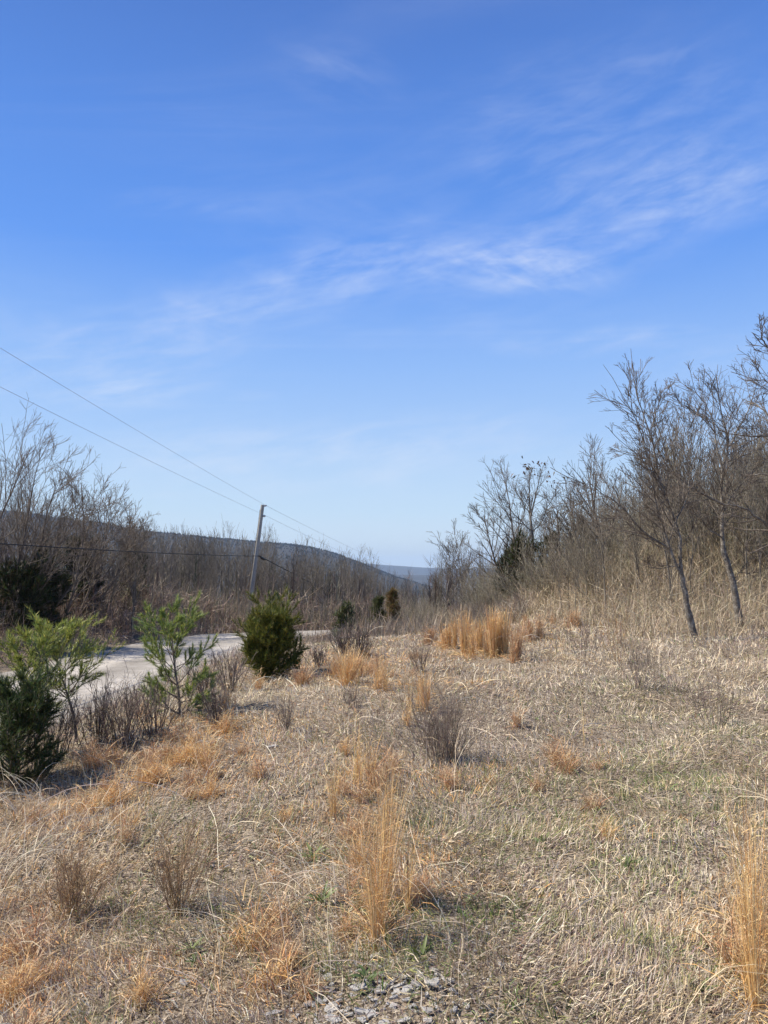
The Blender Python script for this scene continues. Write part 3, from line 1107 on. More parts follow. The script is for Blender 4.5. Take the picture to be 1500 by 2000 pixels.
hero_tree('slender lichen-grey bare tree forking into tall twin stems, left of the crooked one',
          [(1356, 1245), (1347, 1208), (1338, 1160), (1331, 1122)],
          [([(1331, 1122), (1329, 1080), (1327, 1039), (1308, 1000), (1295, 957), (1282, 909), (1269, 844), (1256, 808), (1240, 759), (1236, 720), (1232, 681)], .62, .06, .3),
           ([(1331, 1125), (1322, 1100), (1308, 1071), (1294, 1025), (1282, 983), (1277, 957), (1270, 920), (1262, 883), (1249, 840), (1230, 795), (1212, 765), (1197, 740), (1178, 712)], .5, .05, -.5),
           ([(1310, 1073), (1290, 1062), (1256, 1039), (1240, 1020), (1223, 996), (1200, 978), (1175, 964), (1155, 945), (1142, 931), (1131, 913)], .42, .06, -1.0),
           ([(1318, 1022), (1330, 1000), (1345, 960), (1350, 900), (1345, 850), (1330, 790)], .26, .05, .8),
           ([(1296, 955), (1280, 930), (1258, 905), (1230, 885), (1204, 880), (1192, 876)], .22, .05, .4),
           ([(1269, 844), (1285, 800), (1290, 765), (1292, 752)], .16, .05, .1),
           ([(1331, 1100), (1312, 1108), (1280, 1110), (1252, 1104)], .16, .05, -.3),
           ], 13.2, 101, .066, k1=22)
hero_tree('spreading bare tree with a dark crooked trunk, right of the twin-stemmed one',
          [(1447, 1222), (1444, 1208), (1438, 1175), (1431, 1136), (1420, 1100), (1412, 1068)],
          [([(1412, 1068), (1409, 1025), (1412, 983), (1410, 950), (1412, 925), (1420, 890), (1425, 870), (1415, 825), (1405, 782), (1399, 730), (1402, 712)], .62, .05, .3),
           ([(1411, 985), (1376, 967), (1340, 944), (1322, 930), (1308, 915), (1296, 900), (1288, 883), (1270, 862), (1268, 845)], .36, .05, -.8),
           ([(1412, 925), (1400, 880), (1396, 844), (1388, 810), (1376, 782), (1356, 765), (1335, 762), (1311, 746)], .32, .05, .5),
           ([(1425, 870), (1440, 840), (1457, 811), (1472, 770), (1483, 730), (1480, 712)], .3, .05, .8),
           ([(1410, 1050), (1390, 1040), (1370, 1015), (1345, 1000), (1315, 990)], .24, .05, -.6),
           ([(1412, 1000), (1435, 960), (1462, 930), (1490, 905), (1520, 890)], .28, .05, -.5),
           ([(1396, 844), (1372, 815), (1345, 800), (1325, 790), (1305, 800)], .18, .05, -.3),
           ([(1431, 1136), (1450, 1110), (1470, 1085), (1466, 1060)], .15, .05, -.4),
           ], 14.6, 102, .078, k1=22)
hero_tree('tree with its trunk outside the right edge, only bare branches reaching in',
          [(1600, 1240), (1592, 1150), (1580, 1080), (1570, 1050)],
          [([(1570, 1055), (1530, 1045), (1500, 1030), (1478, 1010), (1462, 995), (1435, 988), (1400, 980)], .5, .07, -.5),
           ([(1572, 1040), (1570, 960), (1560, 900), (1530, 860), (1500, 850), (1470, 852), (1430, 848), (1405, 840)], .55, .06, -.3),
           ([(1560, 900), (1550, 820), (1525, 760), (1490, 740), (1460, 745), (1440, 735)], .4, .05, .3),
           ([(1552, 830), (1540, 740), (1520, 700), (1498, 680), (1482, 667), (1470, 650)], .3, .06, -.2),
           ([(1498, 680), (1488, 655), (1486, 630), (1484, 615)], .16, .06, -.2),
           ([(1530, 860), (1500, 810), (1480, 790), (1455, 780)], .3, .05, .5),
           ([(1560, 960), (1530, 935), (1490, 925), (1455, 930)], .3, .05, .2),
           ], 11.5, 103, .10, k1=18)
t3 = hero_tree('tall upright bare tree with a few dead leaves at the top, above the dark cedars',
          [(1042, 1190), (1041, 1120), (1040, 1055), (1038, 1030)],
          [([(1038, 1030), (1035, 1005), (1034, 975), (1034, 940), (1033, 915), (1031, 905)], .7, .1, .3),
           ([(1037, 1008), (1042, 985), (1047, 960), (1055, 930), (1062, 908)], .5, .1, -.4),
           ([(1040, 1040), (1058, 1020), (1070, 990), (1082, 970), (1094, 955)], .35, .1, .5),
           ([(1037, 1006), (1022, 985), (1008, 960), (1000, 940)], .35, .1, .6),
           ([(1038, 1038), (1020, 1020), (1000, 1000), (985, 975), (972, 960)], .35, .1, -.6)],
          30, 104, .085, k1=18, k2=5, k3=3)


def dead_leaves_on(root, pxs, Y, seed):
    rng = np.random.default_rng(seed)
    loc = np.array(root.location)
    pts = []
    for px, py in pxs:
        for _ in range(5):
            pts.append(at(px + rng.normal(0, 7), py + rng.normal(0, 7), Y + rng.normal(0, .3)) - loc)
    P = np.array(pts)
    N = len(P)
    C = palette(N, [(0.10, 0.07, 0.045), (0.16, 0.11, 0.07)], [.6, .4], rng=rng)
    V, Q, T, C = blades(P, rng.uniform(0, 6.28, N), rng.uniform(.10, .2, N), rng.uniform(.06, .1, N), rng.uniform(-1.3, .2, N), np.zeros(N), 2, C, droop_ground=False, rng=rng)
    o = mesh_np('dead_leaves', V, [Q, T], M['leafmat'], root, C)
    tag(o, kind='stuff')


dead_leaves_on(t3, [(1025, 905), (1030, 915), (1040, 918), (1060, 908), (1066, 920), (1072, 925), (1085, 932), (1010, 928), (1015, 935), (1048, 922), (1036, 907), (1061, 903)], 30, 9)

# second slender tree beside it and others on the right bank, each its own
RIGHT = [  # base px, py(top), depth, height scale handled by top pixel, label
    (1018, 930, 31, 'thin bare tree just left of the tall tree with dead leaves'),
    (990, 1000, 33, 'small twiggy tree leaning left at the sky edge beside the tall leaf-topped one'),
    (905, 1062, 46, 'small fine-twigged bare tree standing lowest where the right bank meets the valley'),
    (870, 1075, 50, 'dark low bare tree beside the gap where the far blue ridge shows'),
    (1100, 985, 27, 'rounded twiggy bare tree right of the tall tree with dead leaves'),
    (1135, 960, 24, 'bushy bare tree behind the twin-stemmed tree, farther left'),
    (1200, 905, 22, 'dense bare tree filling the space under the low left limb of the twin-stemmed tree'),
]
for i, (px, top, Y, lab) in enumerate(RIGHT):
    b = at(px, 1190, Y)
    g = ground(b[0], b[1])
    hgt = at(px, top, Y)[2] - g
    lean = [(-.08, 0), (-.16, 0), (0, 0), (.05, 0), (-.05, 0), (-.14, 0), (-.2, 0)][i]
    o = bare_tree('bare_tree', (b[0], b[1], g), hgt, 300 + i, lean=lean, limbs=16, mat='dark_twig' if Y < 40 else 'twig', minr=.00032 * Y, spread=(.35, .8), k2=7, k3=3, trunk_r=.07, tmin=.15)
    tag(o, lab, 'tree')

# ------------------------------------------------------------------ left trees beyond the road
LEFT = [  # px base, py top, x lean, depth, label
    (-60, 740, .25, 25, 'tall bare tree cut by the left edge, its branches reaching highest on that side'),
    (10, 800, .32, 26, 'bare tree leaning right at the left edge, wires passing above it'),
    (60, 850, .30, 27, 'bare tree with many rising twigs, second from the left edge'),
    (130, 885, .30, 29, 'right-leaning bare tree with rising limbs, third from the left edge'),
    (150, 930, .42, 30, 'strongly right-leaning low bare tree at the right end of the left group'),
    (95, 900, .15, 27, 'thin bare tree standing behind the leaning left group'),
    (215, 975, .22, 33, 'small bare tree where the left group thins out towards the mountain'),
    (30, 900, .45, 26, 'low bare tree bending far over to the right near the left edge'),
    (190, 905, .18, 31, 'upright fine-twigged bare tree against the sky above the mountain edge'),
    (265, 985, .12, 34, 'last small tree of the left group before the open ridge view'),
]
for i, (px, top, ln, Y, lab) in enumerate(LEFT):
    hpx = at(px, top, Y)
    bx = hpx[0]
    g = ground(bx, Y)
    hgt = (hpx[2] - g) * 1.02
    o = bare_tree('bare_tree', (bx, Y, g), hgt * .75, 400 + i, lean=(ln, -.05), limbs=17, mat='dark_twig', minr=.00033 * Y, spread=(.3, .7), k2=7, k3=4, trunk_r=.07, tmin=.15, up=.03)
    tag(o, lab, 'tree')

# ------------------------------------------------------------------ wood prototypes and their copies
protos = []
for i in range(6):
    h = 7.0
    o = bare_tree('bare_tree', (0, 0, 0), h, 500 + i, lean=(.02 * i - .05, 0), limbs=15, mat='far_twig', minr=.015, spread=(.25, .6), k2=5, k3=0, levels=2, trunk_r=.075, tmin=.3, up=.09)
    protos.append(o)
used = set()


def wood(n, fx, label, group, seed, name='bare_tree'):
    rng = np.random.default_rng(seed)
    for k in range(n):
        x, y, h = fx(rng, k)
        i = int(rng.integers(0, len(protos)))
        if i not in used and name == 'bare_tree':
            used.add(i); o = protos[i]
        else:
            o = copy_tree(protos[i])
        g = ground(x, y)
        sc = h / 7.0 * .86
        if name != 'bare_tree': o.name = name
        o.location = (x, y, g)
        o.scale = (sc * rng.uniform(.55, .9), sc * rng.uniform(.55, .9), sc)
        o.rotation_euler = (rng.normal(0, .04), rng.normal(.03, .04), rng.uniform(0, 6.28))
        tag(o, label(o, x, y, h), 'tree', group)


def where_label(bins, near_y, tall_h, place):
    def f(o, x, y, h):
        px = 750 + x / y * FPX
        w = next(t for lim, t in bins if px < lim)
        row = 'front' if y < near_y else 'back'
        size = 'tall' if h > tall_h[1] else 'short' if h < tall_h[0] else 'middling'
        return f"{size} bare {'sapling' if place == 'tan thicket' else 'tree'}, {row} row of the {place}, {w}"
    return f


LM = where_label([(330, 'right of the leaning group'), (400, 'above the full pine'), (475, 'left of the utility pole'), (545, 'right behind the utility pole'), (620, 'above the round cedar'), (9999, 'right of the round cedar')], 58, (5.6, 7.2), 'wood')
LL = where_label([(0, 'cut by the left edge'), (75, 'under the tallest left branches'), (150, 'in the middle of the leaning group'), (225, 'behind the last leaning trees'), (9999, 'where the left group ends')], 35, (4.6, 6.2), 'left thicket')
LV = where_label([(680, 'below the mountain end'), (740, 'at the foot of the mountain'), (800, 'below the far blue ridge'), (9999, 'where the right bank begins')], 80, (4.5, 6.5), 'valley dip')
LR = where_label([(930, 'at its low end by the valley'), (1010, 'left of the tall leaf-topped tree'), (1090, 'behind the dark cedars'), (1180, 'right of the dark cedars'), (1300, 'left behind the twin-stemmed tree'), (1400, 'between twin-stemmed and crooked trees'), (9999, 'behind the crooked tree')], 37, (4.0, 5.6), 'right bank')


def f_mid(rng, k):     # belt beyond the road, centre left
    px = rng.uniform(235, 720)
    Y = rng.uniform(43, 74)
    p = at(px, 1100, Y)
    top = np.interp(px, [150, 330, 420, 500, 560, 620, 690], [1015, 1046, 1060, 1070, 1090, 1098, 1108]) + rng.normal(2, 10)
    if k % 6 == 0: top -= 24
    z = at(px, top, Y)[2]
    return p[0], Y, max(z - ground(p[0], Y), 2.5)


wood(122, f_mid, LM, 'bare trees of the wood beyond the road', 21)


def f_left(rng, k):
    px = rng.uniform(-120, 300)
    Y = rng.uniform(30, 46)
    p = at(px, 1100, Y)
    top = np.interp(px, [-100, 0, 100, 200, 300], [930, 940, 975, 1010, 1045]) + rng.normal(22, 20)
    z = at(px, top, Y)[2]
    return p[0], Y, max(z - ground(p[0], Y), 2.5)


wood(38, f_left, LL, 'bare trees behind the left group', 22)


def f_valley(rng, k):
    px = rng.uniform(610, 860)
    Y = rng.uniform(58, 105)
    p = at(px, 1100, Y)
    top = np.interp(px, [600, 700, 780, 830, 880], [1085, 1098, 1128, 1132, 1100]) + rng.normal(8, 9)
    z = at(px, top, Y)[2]
    return p[0], Y, max(z - ground(p[0], Y), 2.5)


wood(42, f_valley, LV, 'bare trees in the valley dip', 23)


def f_right(rng, k):
    px = rng.uniform(840, 1560)
    Y = rng.uniform(27, 48) if px > 1000 else rng.uniform(38, 62)
    p = at(px, 1100, Y)
    top = np.interp(px, [840, 900, 960, 1000, 1080, 1150, 1250, 1350, 1500, 1600], [1092, 1075, 1050, 1025, 1010, 975, 915, 890, 850, 830]) + rng.normal(14, 16)
    z = at(px, top, Y)[2]
    return p[0], Y, max(z - ground(p[0], Y), 2.0)


wood(74, f_right, LR, 'bare trees on the right bank', 24)

def f_sap(rng, k):
    px = rng.uniform(1060, 1570)
    Y = rng.uniform(17, 27)
    p = at(px, 1100, Y)
    h = np.interp(px, [1060, 1250, 1570], [1.9, 2.8, 3.6]) * rng.uniform(.6, 1.3)
    return p[0], Y, h / .86


LS = where_label([(1140, 'right of the dark cedars'), (1230, 'left of the twin-stemmed tree'), (1330, 'behind the twin-stemmed tree'), (1420, 'between the two big trees'), (9999, 'behind the crooked tree')], 22, (2.6, 3.8), 'tan thicket')
wood(90, f_sap, LS, 'pale saplings in the thicket on the right bank', 26, 'bare_sapling')
for i, p_ in enumerate(protos):
    if i not in used: bpy.data.objects.remove(p_)


def rest_of_the_woods():
    """the many more trees standing behind the counted ones, one mass"""
    rng = np.random.default_rng(2024)
    B, Hs = [], []
    for n, f in ((150, f_mid), (80, f_valley), (90, f_right), (50, f_left)):
        for k in range(n):
            x, y, h = f(rng, k + 1)
            y2 = y + rng.uniform(1, 9)
            B.append((x * y2 / y, y2)); Hs.append(h * rng.uniform(.75, .98))
    B = np.array(B); Hh = np.array(Hs); N = len(B)
    P = np.stack([B[:, 0], B[:, 1], H(B[:, 0], B[:, 1])], -1)
    Y = B[:, 1]
    acc = Acc()
    C = palette(N, [(0.11, 0.09, 0.075), (0.17, 0.145, 0.12), (0.075, 0.06, 0.05), (0.22, 0.19, 0.155)], [.35, .3, .2, .15], rng=rng)
    w_ = .0006 * Y
    for a in (0, 1.57):
        acc.add(blades(P, np.full(N, a), Hh, w_ * 3, rng.normal(1.52, .06, N), rng.normal(0, .08, N), 4, C, droop_ground=False, rng=rng, roll=np.zeros(N), kink=.1))
    for k in range(46):
        f = rng.uniform(.22, .95, N)
        Pk = P.copy(); Pk[:, 2] += Hh * f
        Pk[:, :2] += rng.normal(0, .12, (N, 2)) * (k > 14)
        L = Hh * rng.uniform(.12, .38, N) * (1.2 - f)
        acc.add(blades(Pk, rng.uniform(0, 6.28, N), L + .3, w_ * rng.uniform(.5, 1.4, N), rng.uniform(.6, 1.4, N), rng.uniform(-.4, .2, N), 2, C, droop_ground=False, rng=rng))
    o = acc.build('background_woods', M['dead_grass'])
    tag(o, 'thicket of further thin bare trees standing behind the nearer ones', 'woods', kind='stuff')


rest_of_the_woods()

# ------------------------------------------------------------------ evergreens
def foliage_on(P, n_per, rng, L, W, spread, cols, ws, t0=.15, up=.3, segs=1, zoff=None):
    """short blades along branches; direction follows the branch"""
    Pp = np.repeat(P, n_per, axis=0)
    t = rng.uniform(t0, 1, len(Pp))
    p, d, _ = sample_poly(Pp, np.ones(Pp.shape[:2]), t)
    d = d + rng.normal(0, spread, d.shape)
    d[:, 2] += up
    d /= np.linalg.norm(d, axis=1)[:, None]
    az = np.arctan2(d[:, 1], d[:, 0]); e = np.arcsin(np.clip(d[:, 2], -1, 1))
    N = len(p)
    C = palette(N, cols, ws, rng=rng, jit=.16)
    return blades(p, az, rng.uniform(*L, N), rng.uniform(*W, N), e, rng.normal(0, .3, N), segs, C, droop_ground=False, rng=rng)


def cedar(loc, h, w, seed, label, cols, ws, dens=1.0, group=None, tips=True, name='cedar_bush', fl=(.03, .075), fw=(.006, .013), env5=(.75, 1.0, .92, .6, .22), el0=.35):
    rng = np.random.default_rng(seed)
    root = empty(name, loc)
    tag(root, label, 'bush' if h < 2 else 'tree', group)
    P, Rr = walk(np.array([[0, 0, -.1]]), np.array([[0.02, 0, 1.]]), np.array([h * .93]), 9, .05, .05, np.array([.018 * h + .008]), rng, .15)
    tube_mesh('trunk', [(P, Rr, 7)], M['bark'], root)
    k = int(58 * dens ** .5)
    t = np.linspace(.08, .96, k)
    p, d, r = sample_poly(np.repeat(P, k, 0), np.repeat(Rr, k, 0), t)
    az = rng.uniform(0, 6.28, k)
    el = el0 + t * .75 + rng.normal(0, .12, k)
    nd = np.stack([np.cos(az) * np.cos(el), np.sin(az) * np.cos(el), np.sin(el)], -1)
    env = np.interp(t, [0, .18, .45, .75, 1], env5)
    L1 = w * .5 / np.maximum(np.cos(el), .45) * env * rng.uniform(.72, 1.15, k)
    P1, R1 = walk(p, nd, L1, 5, .07, .07, r * .45, rng)
    P2, R2 = sprout(P1, R1, 9, .2, 1, (.4, .9), (.25, .5), 3, .12, .10, .6, rng)
    tube_mesh('branches', [(P1, R1, 4), (P2, np.maximum(R2, .0025), 3)], M['dark_twig'], root)
    acc = Acc()
    acc.add(foliage_on(P2, int(24 * dens), rng, fl, fw, .48, cols, ws, up=.3))
    acc.add(foliage_on(P1, int(40 * dens), rng, fl, fw, .5, cols, ws, up=.3, t0=.3))
    acc.build('foliage', M['needles'], root)
    return root


CG = [(0.10, 0.13, 0.030), (0.18, 0.19, 0.040), (0.30, 0.26, 0.060), (0.05, 0.075, 0.022)]
c = gp(530, 1326)
cedar((c[0], c[1], c[2]), at(540, 1238, c[1])[2] - c[2], 112 / FPX * c[1], 31, 'dense round olive-green cedar bush beside the road at the field edge', CG, [.3, .3, .22, .18], dens=2.5, fl=(.05, .12), fw=(.006, .012), env5=(.85, 1.0, 1.0, .9, .5), el0=.45)
c = gp(25, 1560)
cedar((c[0] - .15, c[1] + .25, c[2]), .74, .85, 32, 'dark green cedar bush cut by the left edge, hung with dead grass', [(0.05, 0.075, 0.03), (0.08, 0.11, 0.04), (0.12, 0.14, 0.05)], [.5, .35, .15], dens=1.6, fl=(.03, .08), fw=(.004, .009))
for i, (px, py, top, wpx, Y, lab, cc) in enumerate([
    (1025, 1180, 1062, 95, 27, 'dark cedar under the tall bare tree on the right bank', 0),
    (1075, 1180, 1040, 60, 28, 'narrow dark cedar right of the one under the tall bare tree', 0),
    (1137, 1150, 1008, 50, 27, 'slim pointed cedar rising between bare trees on the right bank', 0),
    (992, 1180, 1075, 50, 29, 'low cedar at the left foot of the dark cedar group', 0),
    (735, 1215, 1165, 30, 33, 'small green cedar standing far down the field edge, in front of the valley', 1),
    (765, 1215, 1150, 34, 37, 'rust-tinged small cedar beside the green one at the valley edge', 2),
    (675, 1245, 1180, 50, 27, 'grey-green half-bare cedar behind the round cedar bush, right of the road', 1),
    (510, 1180, 1125, 40, 56, 'dark low evergreen in the wood just right of the utility pole', 0),
    (20, 1260, 1120, 130, 25, 'black-looking evergreen thicket tree at the left edge beyond the road', 0),
    (80, 1250, 1100, 110, 27, 'deep green evergreen under the leaning bare trees on the left', 0),
    (150, 1215, 1050, 80, 31, 'evergreen half hidden between the leaning left trees', 0),
    (260, 1180, 1060, 60, 36, 'small dark evergreen left of the road among grey trunks', 0),
]):
    b = at(px, py, Y)
    g = ground(b[0], b[1])
    h = at(px, top, Y)[2] - g
    cols = [[(0.035, 0.048, 0.022), (0.055, 0.065, 0.03), (0.085, 0.075, 0.04)], [(0.06, 0.085, 0.03), (0.11, 0.12, 0.04), (0.16, 0.15, 0.09)], [(0.20, 0.14, 0.06), (0.12, 0.12, 0.045), (0.26, 0.16, 0.08)]][cc]
    cedar((b[0], b[1], g), h, wpx / FPX * Y, 40 + i, lab, cols, [.4, .35, .25], dens=(.25 if i == 6 else 1.1 if i in (8, 9, 10) else .45), fl=(.05 + .003 * Y, .08 + .006 * Y), fw=(.012 + .0005 * Y, .02 + .001 * Y), name='cedar_tree')


def pine(px, py, top, wpx, seed, label, cols, ws, t0w=.2, dens=1.0):
    rng = np.random.default_rng(seed)
    c = gp(px, py)
    h = at(px, top, c[1])[2] - c[2]
    w = wpx / FPX * c[1]
    root = empty('pine_sapling', (c[0], c[1], c[2]))
    tag(root, label, 'pine sapling', 'young pines between field and road')
    P, Rr = walk(np.array([[0, 0, -.08]]), np.array([[rng.normal(0, .04), 0, 1.]]), np.array([h]), 10, .05, .03, np.array([.019]), rng, .22)
    tube_mesh('trunk', [(P, Rr, 8)], M['dark_twig'], root)
    whorls = 7
    ts, azs = [], []
    for q in range(whorls):
        tq = t0w + (.98 - t0w) * q / (whorls - 1)
        nb = 6 if q < whorls - 1 else 3
        a0 = rng.uniform(0, 6.28)
        for b_ in range(nb):
            ts.append(min(tq + rng.normal(0, .02), .99)); azs.append(a0 + b_ * 6.283 / nb + rng.normal(0, .25))
    ts = np.array(ts); azs = np.array(azs)
    k = len(ts)
    p, d, r = sample_poly(np.repeat(P, k, 0), np.repeat(Rr, k, 0), ts)
    el = .25 + .6 * ts + rng.normal(0, .12, k)
    nd = np.stack([np.cos(azs) * np.cos(el), np.sin(azs) * np.cos(el), np.sin(el)], -1)
    env = np.interp(ts, [.2, .4, .7, 1], [1.0, .98, .72, .26])
    L1 = w * .52 / np.maximum(np.cos(el), .5) * env * rng.uniform(.5, 1.2, k)
    P1, R1 = walk(p, nd, L1, 6, .07, .07, np.maximum(r * .5, .004), rng)
    P2, R2 = sprout(P1, R1, 5, .35, .9, (.45, .85), (.25, .45), 4, .1, .12, .6, rng, even=True)
    R2 = np.maximum(R2, .0025)
    tube_mesh('branches', [(P1, R1, 5), (P2, R2, 4)], M['dark_twig'], root)
    acc = Acc()
    acc.add(foliage_on(P2, int((64 if t0w < .15 else 34) * dens), rng, (.04, .08), (.0045, .009), .40, cols, ws, t0=.25, up=.12))
    acc.add(foliage_on(P1, int((90 if t0w < .15 else 50) * dens), rng, (.04, .08), (.0045, .009), .45, cols, ws, t0=.5, up=.12))
    acc.add(foliage_on(P, int(160 * dens), rng, (.04, .08), (.0045, .009), .6, cols, ws, t0=.86, up=.2))
    acc.build('needles', M['needles'], root)
    return root


YG = [(0.34, 0.37, 0.09), (0.24, 0.30, 0.075), (0.14, 0.20, 0.055), (0.52, 0.49, 0.12)]
pine(352, 1402, 1204, 205, 61, 'full pine sapling with deep green needles, nearest the round cedar', [(0.15, 0.22, 0.07), (0.24, 0.31, 0.09), (0.36, 0.40, 0.13), (0.55, 0.52, 0.10)], [.36, .32, .24, .08], t0w=.10, dens=1.3)
pine(150, 1452, 1232, 215, 62, 'lanky pine sapling with yellow-green tufts high on a bare double stem', YG, [.35, .3, .2, .15], t0w=.48, dens=1.1)
pine(15, 1490, 1250, 230, 63, 'yellow-green pine sapling at the left edge above the dark cedar bush', YG, [.35, .28, .22, .15], t0w=.3, dens=1.2)

# ------------------------------------------------------------------ shrubs (bare, many-stemmed)
def shrub(loc, h, w, stems, seed, label, cat, name, cols, ws, group=None, k1=5, k2=3, wid=.004, rz=0, spread=.3, fine=True):
    """many-stemmed dead plant: stems as tubes, side twigs as fine blades"""
    rng = np.random.default_rng(seed)
    root = empty(name, loc, rz)
    tag(root, label, cat, group)
    P0 = np.zeros((stems, 3)); P0[:, :2] = rng.normal(0, w * .10, (stems, 2)); P0[:, 2] = -.03
    d = np.zeros((stems, 3)); d[:, :2] = P0[:, :2] / max(w * .10, 1e-3) * spread * .5 + rng.normal(0, spread * .5, (stems, 2)); d[:, 2] = 1
    L = h * rng.uniform(.55, 1.1, stems)
    P, Rr = walk(P0, d, L, 6, .07, .03, np.full(stems, wid), rng, .35)
    P1, R1 = sprout(P, Rr, k1, .3, 1, (.3, .7), (.18, .4), 4, .12, .06, .7, rng)
    VV, QQ, n = [], [], 0
    cs_ = []
    for (p_, r_, s_) in ((P, Rr, 4), (P1, np.maximum(R1, wid * .4), 3)):
        V, Q = tubes(p_, r_, s_)
        VV.append(V); QQ.append(Q + n); n += len(V)
        cs_.append(np.repeat(palette(len(p_), cols, ws, rng=rng), len(V) // len(p_), axis=0))
    mesh_np('stems', np.concatenate(VV), [np.concatenate(QQ)], M['dead_grass'], root, np.concatenate(cs_), smooth=True)
    if k2:
        acc = Acc()
        acc.add(foliage_on(P1, k2 * 3, rng, (.03 * h ** .5 + .02, .10 * h ** .5), (wid * .4, wid * .9), .45, cols, ws, t0=.1, up=.2))
        acc.build('twigs', M['dead_grass'], root)
    return root


GB = [(0.19, 0.145, 0.115), (0.28, 0.22, 0.18), (0.38, 0.31, 0.25), (0.11, 0.08, 0.065)]
SH = [  # px, py, top, width px, stems, label, palette
    (865, 1490, 1350, 120, 110, 'large grey-brown dead weed clump with dark base in the middle of the field', 0),
    (555, 1430, 1365, 45, 26, 'small grey upright weed clump on the pale grass below the cedar', 0),
    (690, 1385, 1335, 40, 24, 'low grey weed clump up the field, right of the pale grass', 0),
    (345, 1785, 1600, 70, 40, 'tall wispy brown weed clump in the lower left of the field', 1),
    (145, 1790, 1650, 90, 44, 'dark-stemmed brown weed clump near the lower left edge', 1),
    (240, 1470, 1330, 120, 46, 'bundle of bare purple-grey stems below the yellow-green pines', 2),
    (185, 1470, 1310, 60, 26, 'thin dark upright stems around the lanky pine sapling', 2),
    (300, 1440, 1320, 90, 30, 'bare purple stems just left of the full pine sapling', 2),
    (110, 1480, 1350, 90, 30, 'dark bare stems below the left yellow-green pine', 2),
    (450, 1350, 1265, 60, 24, 'grey twiggy weeds between the full pine and the round cedar', 2),
    (400, 1375, 1290, 60, 24, 'thin grey weeds at the road edge behind the full pine', 2),
    (420, 1420, 1330, 60, 24, 'thin grey stems right of the full pine sapling', 2),
    (1140, 1290, 1200, 60, 18, 'wispy grey weed standing in the upper field below the tree bank', 0),
    (1210, 1300, 1180, 50, 9, 'single dark-stemmed dry weed with an orange bushy head, left of the twin trees', 3),
    (668, 1280, 1215, 50, 22, 'grey bare shrub growing right of the road bend', 2),
    (625, 1300, 1262, 80, 26, 'low tangled bare shrub between road bend and field', 2),
    (700, 1285, 1215, 90, 32, 'brown-grey thicket shrub at the far field edge', 2),
    (820, 1310, 1240, 50, 22, 'slanting dark weed stems above the orange tufts mid field', 0),
    (1250, 1345, 1240, 90, 26, 'pale wispy weed clump in front of the twin-stemmed tree', 0),
    (1400, 1420, 1310, 110, 30, 'pale loose weed clump toward the right edge of the mid field', 0),
]
PAL = [(GB, [.3, .3, .25, .15]), ([(0.34, 0.22, 0.13), (0.42, 0.30, 0.18), (0.24, 0.16, 0.10)], [.4, .35, .25]), ([(0.14, 0.105, 0.095), (0.22, 0.18, 0.16), (0.08, 0.06, 0.052)], [.4, .3, .3]), ([(0.50, 0.32, 0.15), (0.36, 0.25, 0.14), (0.12, 0.09, 0.07)], [.5, .3, .2])]
for i, (px, py, top, wp, st_, lab, pk) in enumerate(SH):
    c = gp(px, py)
    h = at(px, top, c[1])[2] - c[2]
    shrub((c[0], c[1], c[2]), h, wp / FPX * c[1], st_, 700 + i, lab, 'weed' if pk in (0, 1, 3) else 'shrub', 'dead_weed' if pk in (0, 1, 3) else 'bare_shrub', PAL[pk][0], PAL[pk][1], wid=max(.0036 if pk == 2 else .0022, (.0005 if pk == 2 else .00033) * c[1]), spread=.36)

# larger bare shrubs on the right bank under the trees
sp = []
for i in range(3):
    o = shrub((0, 0, 0), 2.6, 2.2, 34, 800 + i, 'x', 'shrub', 'bare_shrub', [(0.27, 0.24, 0.175), (0.38, 0.335, 0.25), (0.18, 0.155, 0.115), (0.48, 0.43, 0.34)], [.35, .3, .2, .15], k1=8, k2=4, wid=.011, spread=.75)
    sp.append(o)
rng_ = np.random.default_rng(77)
for k in range(84):
    o = sp[k] if k < 3 else copy_tree(sp[k % 3])
    if k < 66:
        px = rng_.uniform(930, 1560); Y = rng_.uniform(18, 30)
        if px < 1060: Y = rng_.uniform(26, 34)
        lab, grp = 'grey-green many-stemmed bare shrub on the right bank under the trees', 'bare shrubs on the right bank'
        hh = np.interp(px, [930, 1100, 1300, 1560], [1.3, 2.1, 2.5, 2.7])
    else:
        px = rng_.uniform(800, 1000); Y = rng_.uniform(32, 44)
        lab, grp = 'low grey bare shrub at the far lip of the field', 'bare shrubs at the far lip of the field'
        hh = 1.6
    p = at(px, 1190, Y)
    g = ground(p[0], p[1])
    o.location = (p[0], p[1], g)
    sc = hh / 2.6 * rng_.uniform(.7, 1.25)
    o.scale = (sc, sc, sc)
    o.rotation_euler = (0, 0, rng_.uniform(0, 6.28))
    if k < 66:
        wh = next(t for lim, t in ((1030, 'under the tall leaf-topped tree'), (1120, 'right of the dark cedars'), (1220, 'left of the twin-stemmed tree'), (1330, 'behind the twin-stemmed tree'), (1420, 'between the two big trees'), (9999, 'by the crooked tree')) if px < lim)
        lab = f"{'large' if sc > .75 else 'smaller'} grey-green bare shrub {'close ' if Y < 23 else 'set back '}{wh}"
    else:
        lab = f"{'low' if sc < .6 else 'taller'} grey bare shrub on the far field lip, {'left' if px < 890 else 'right'} of the narrow orange clump"
    tag(o, lab, 'shrub', grp)

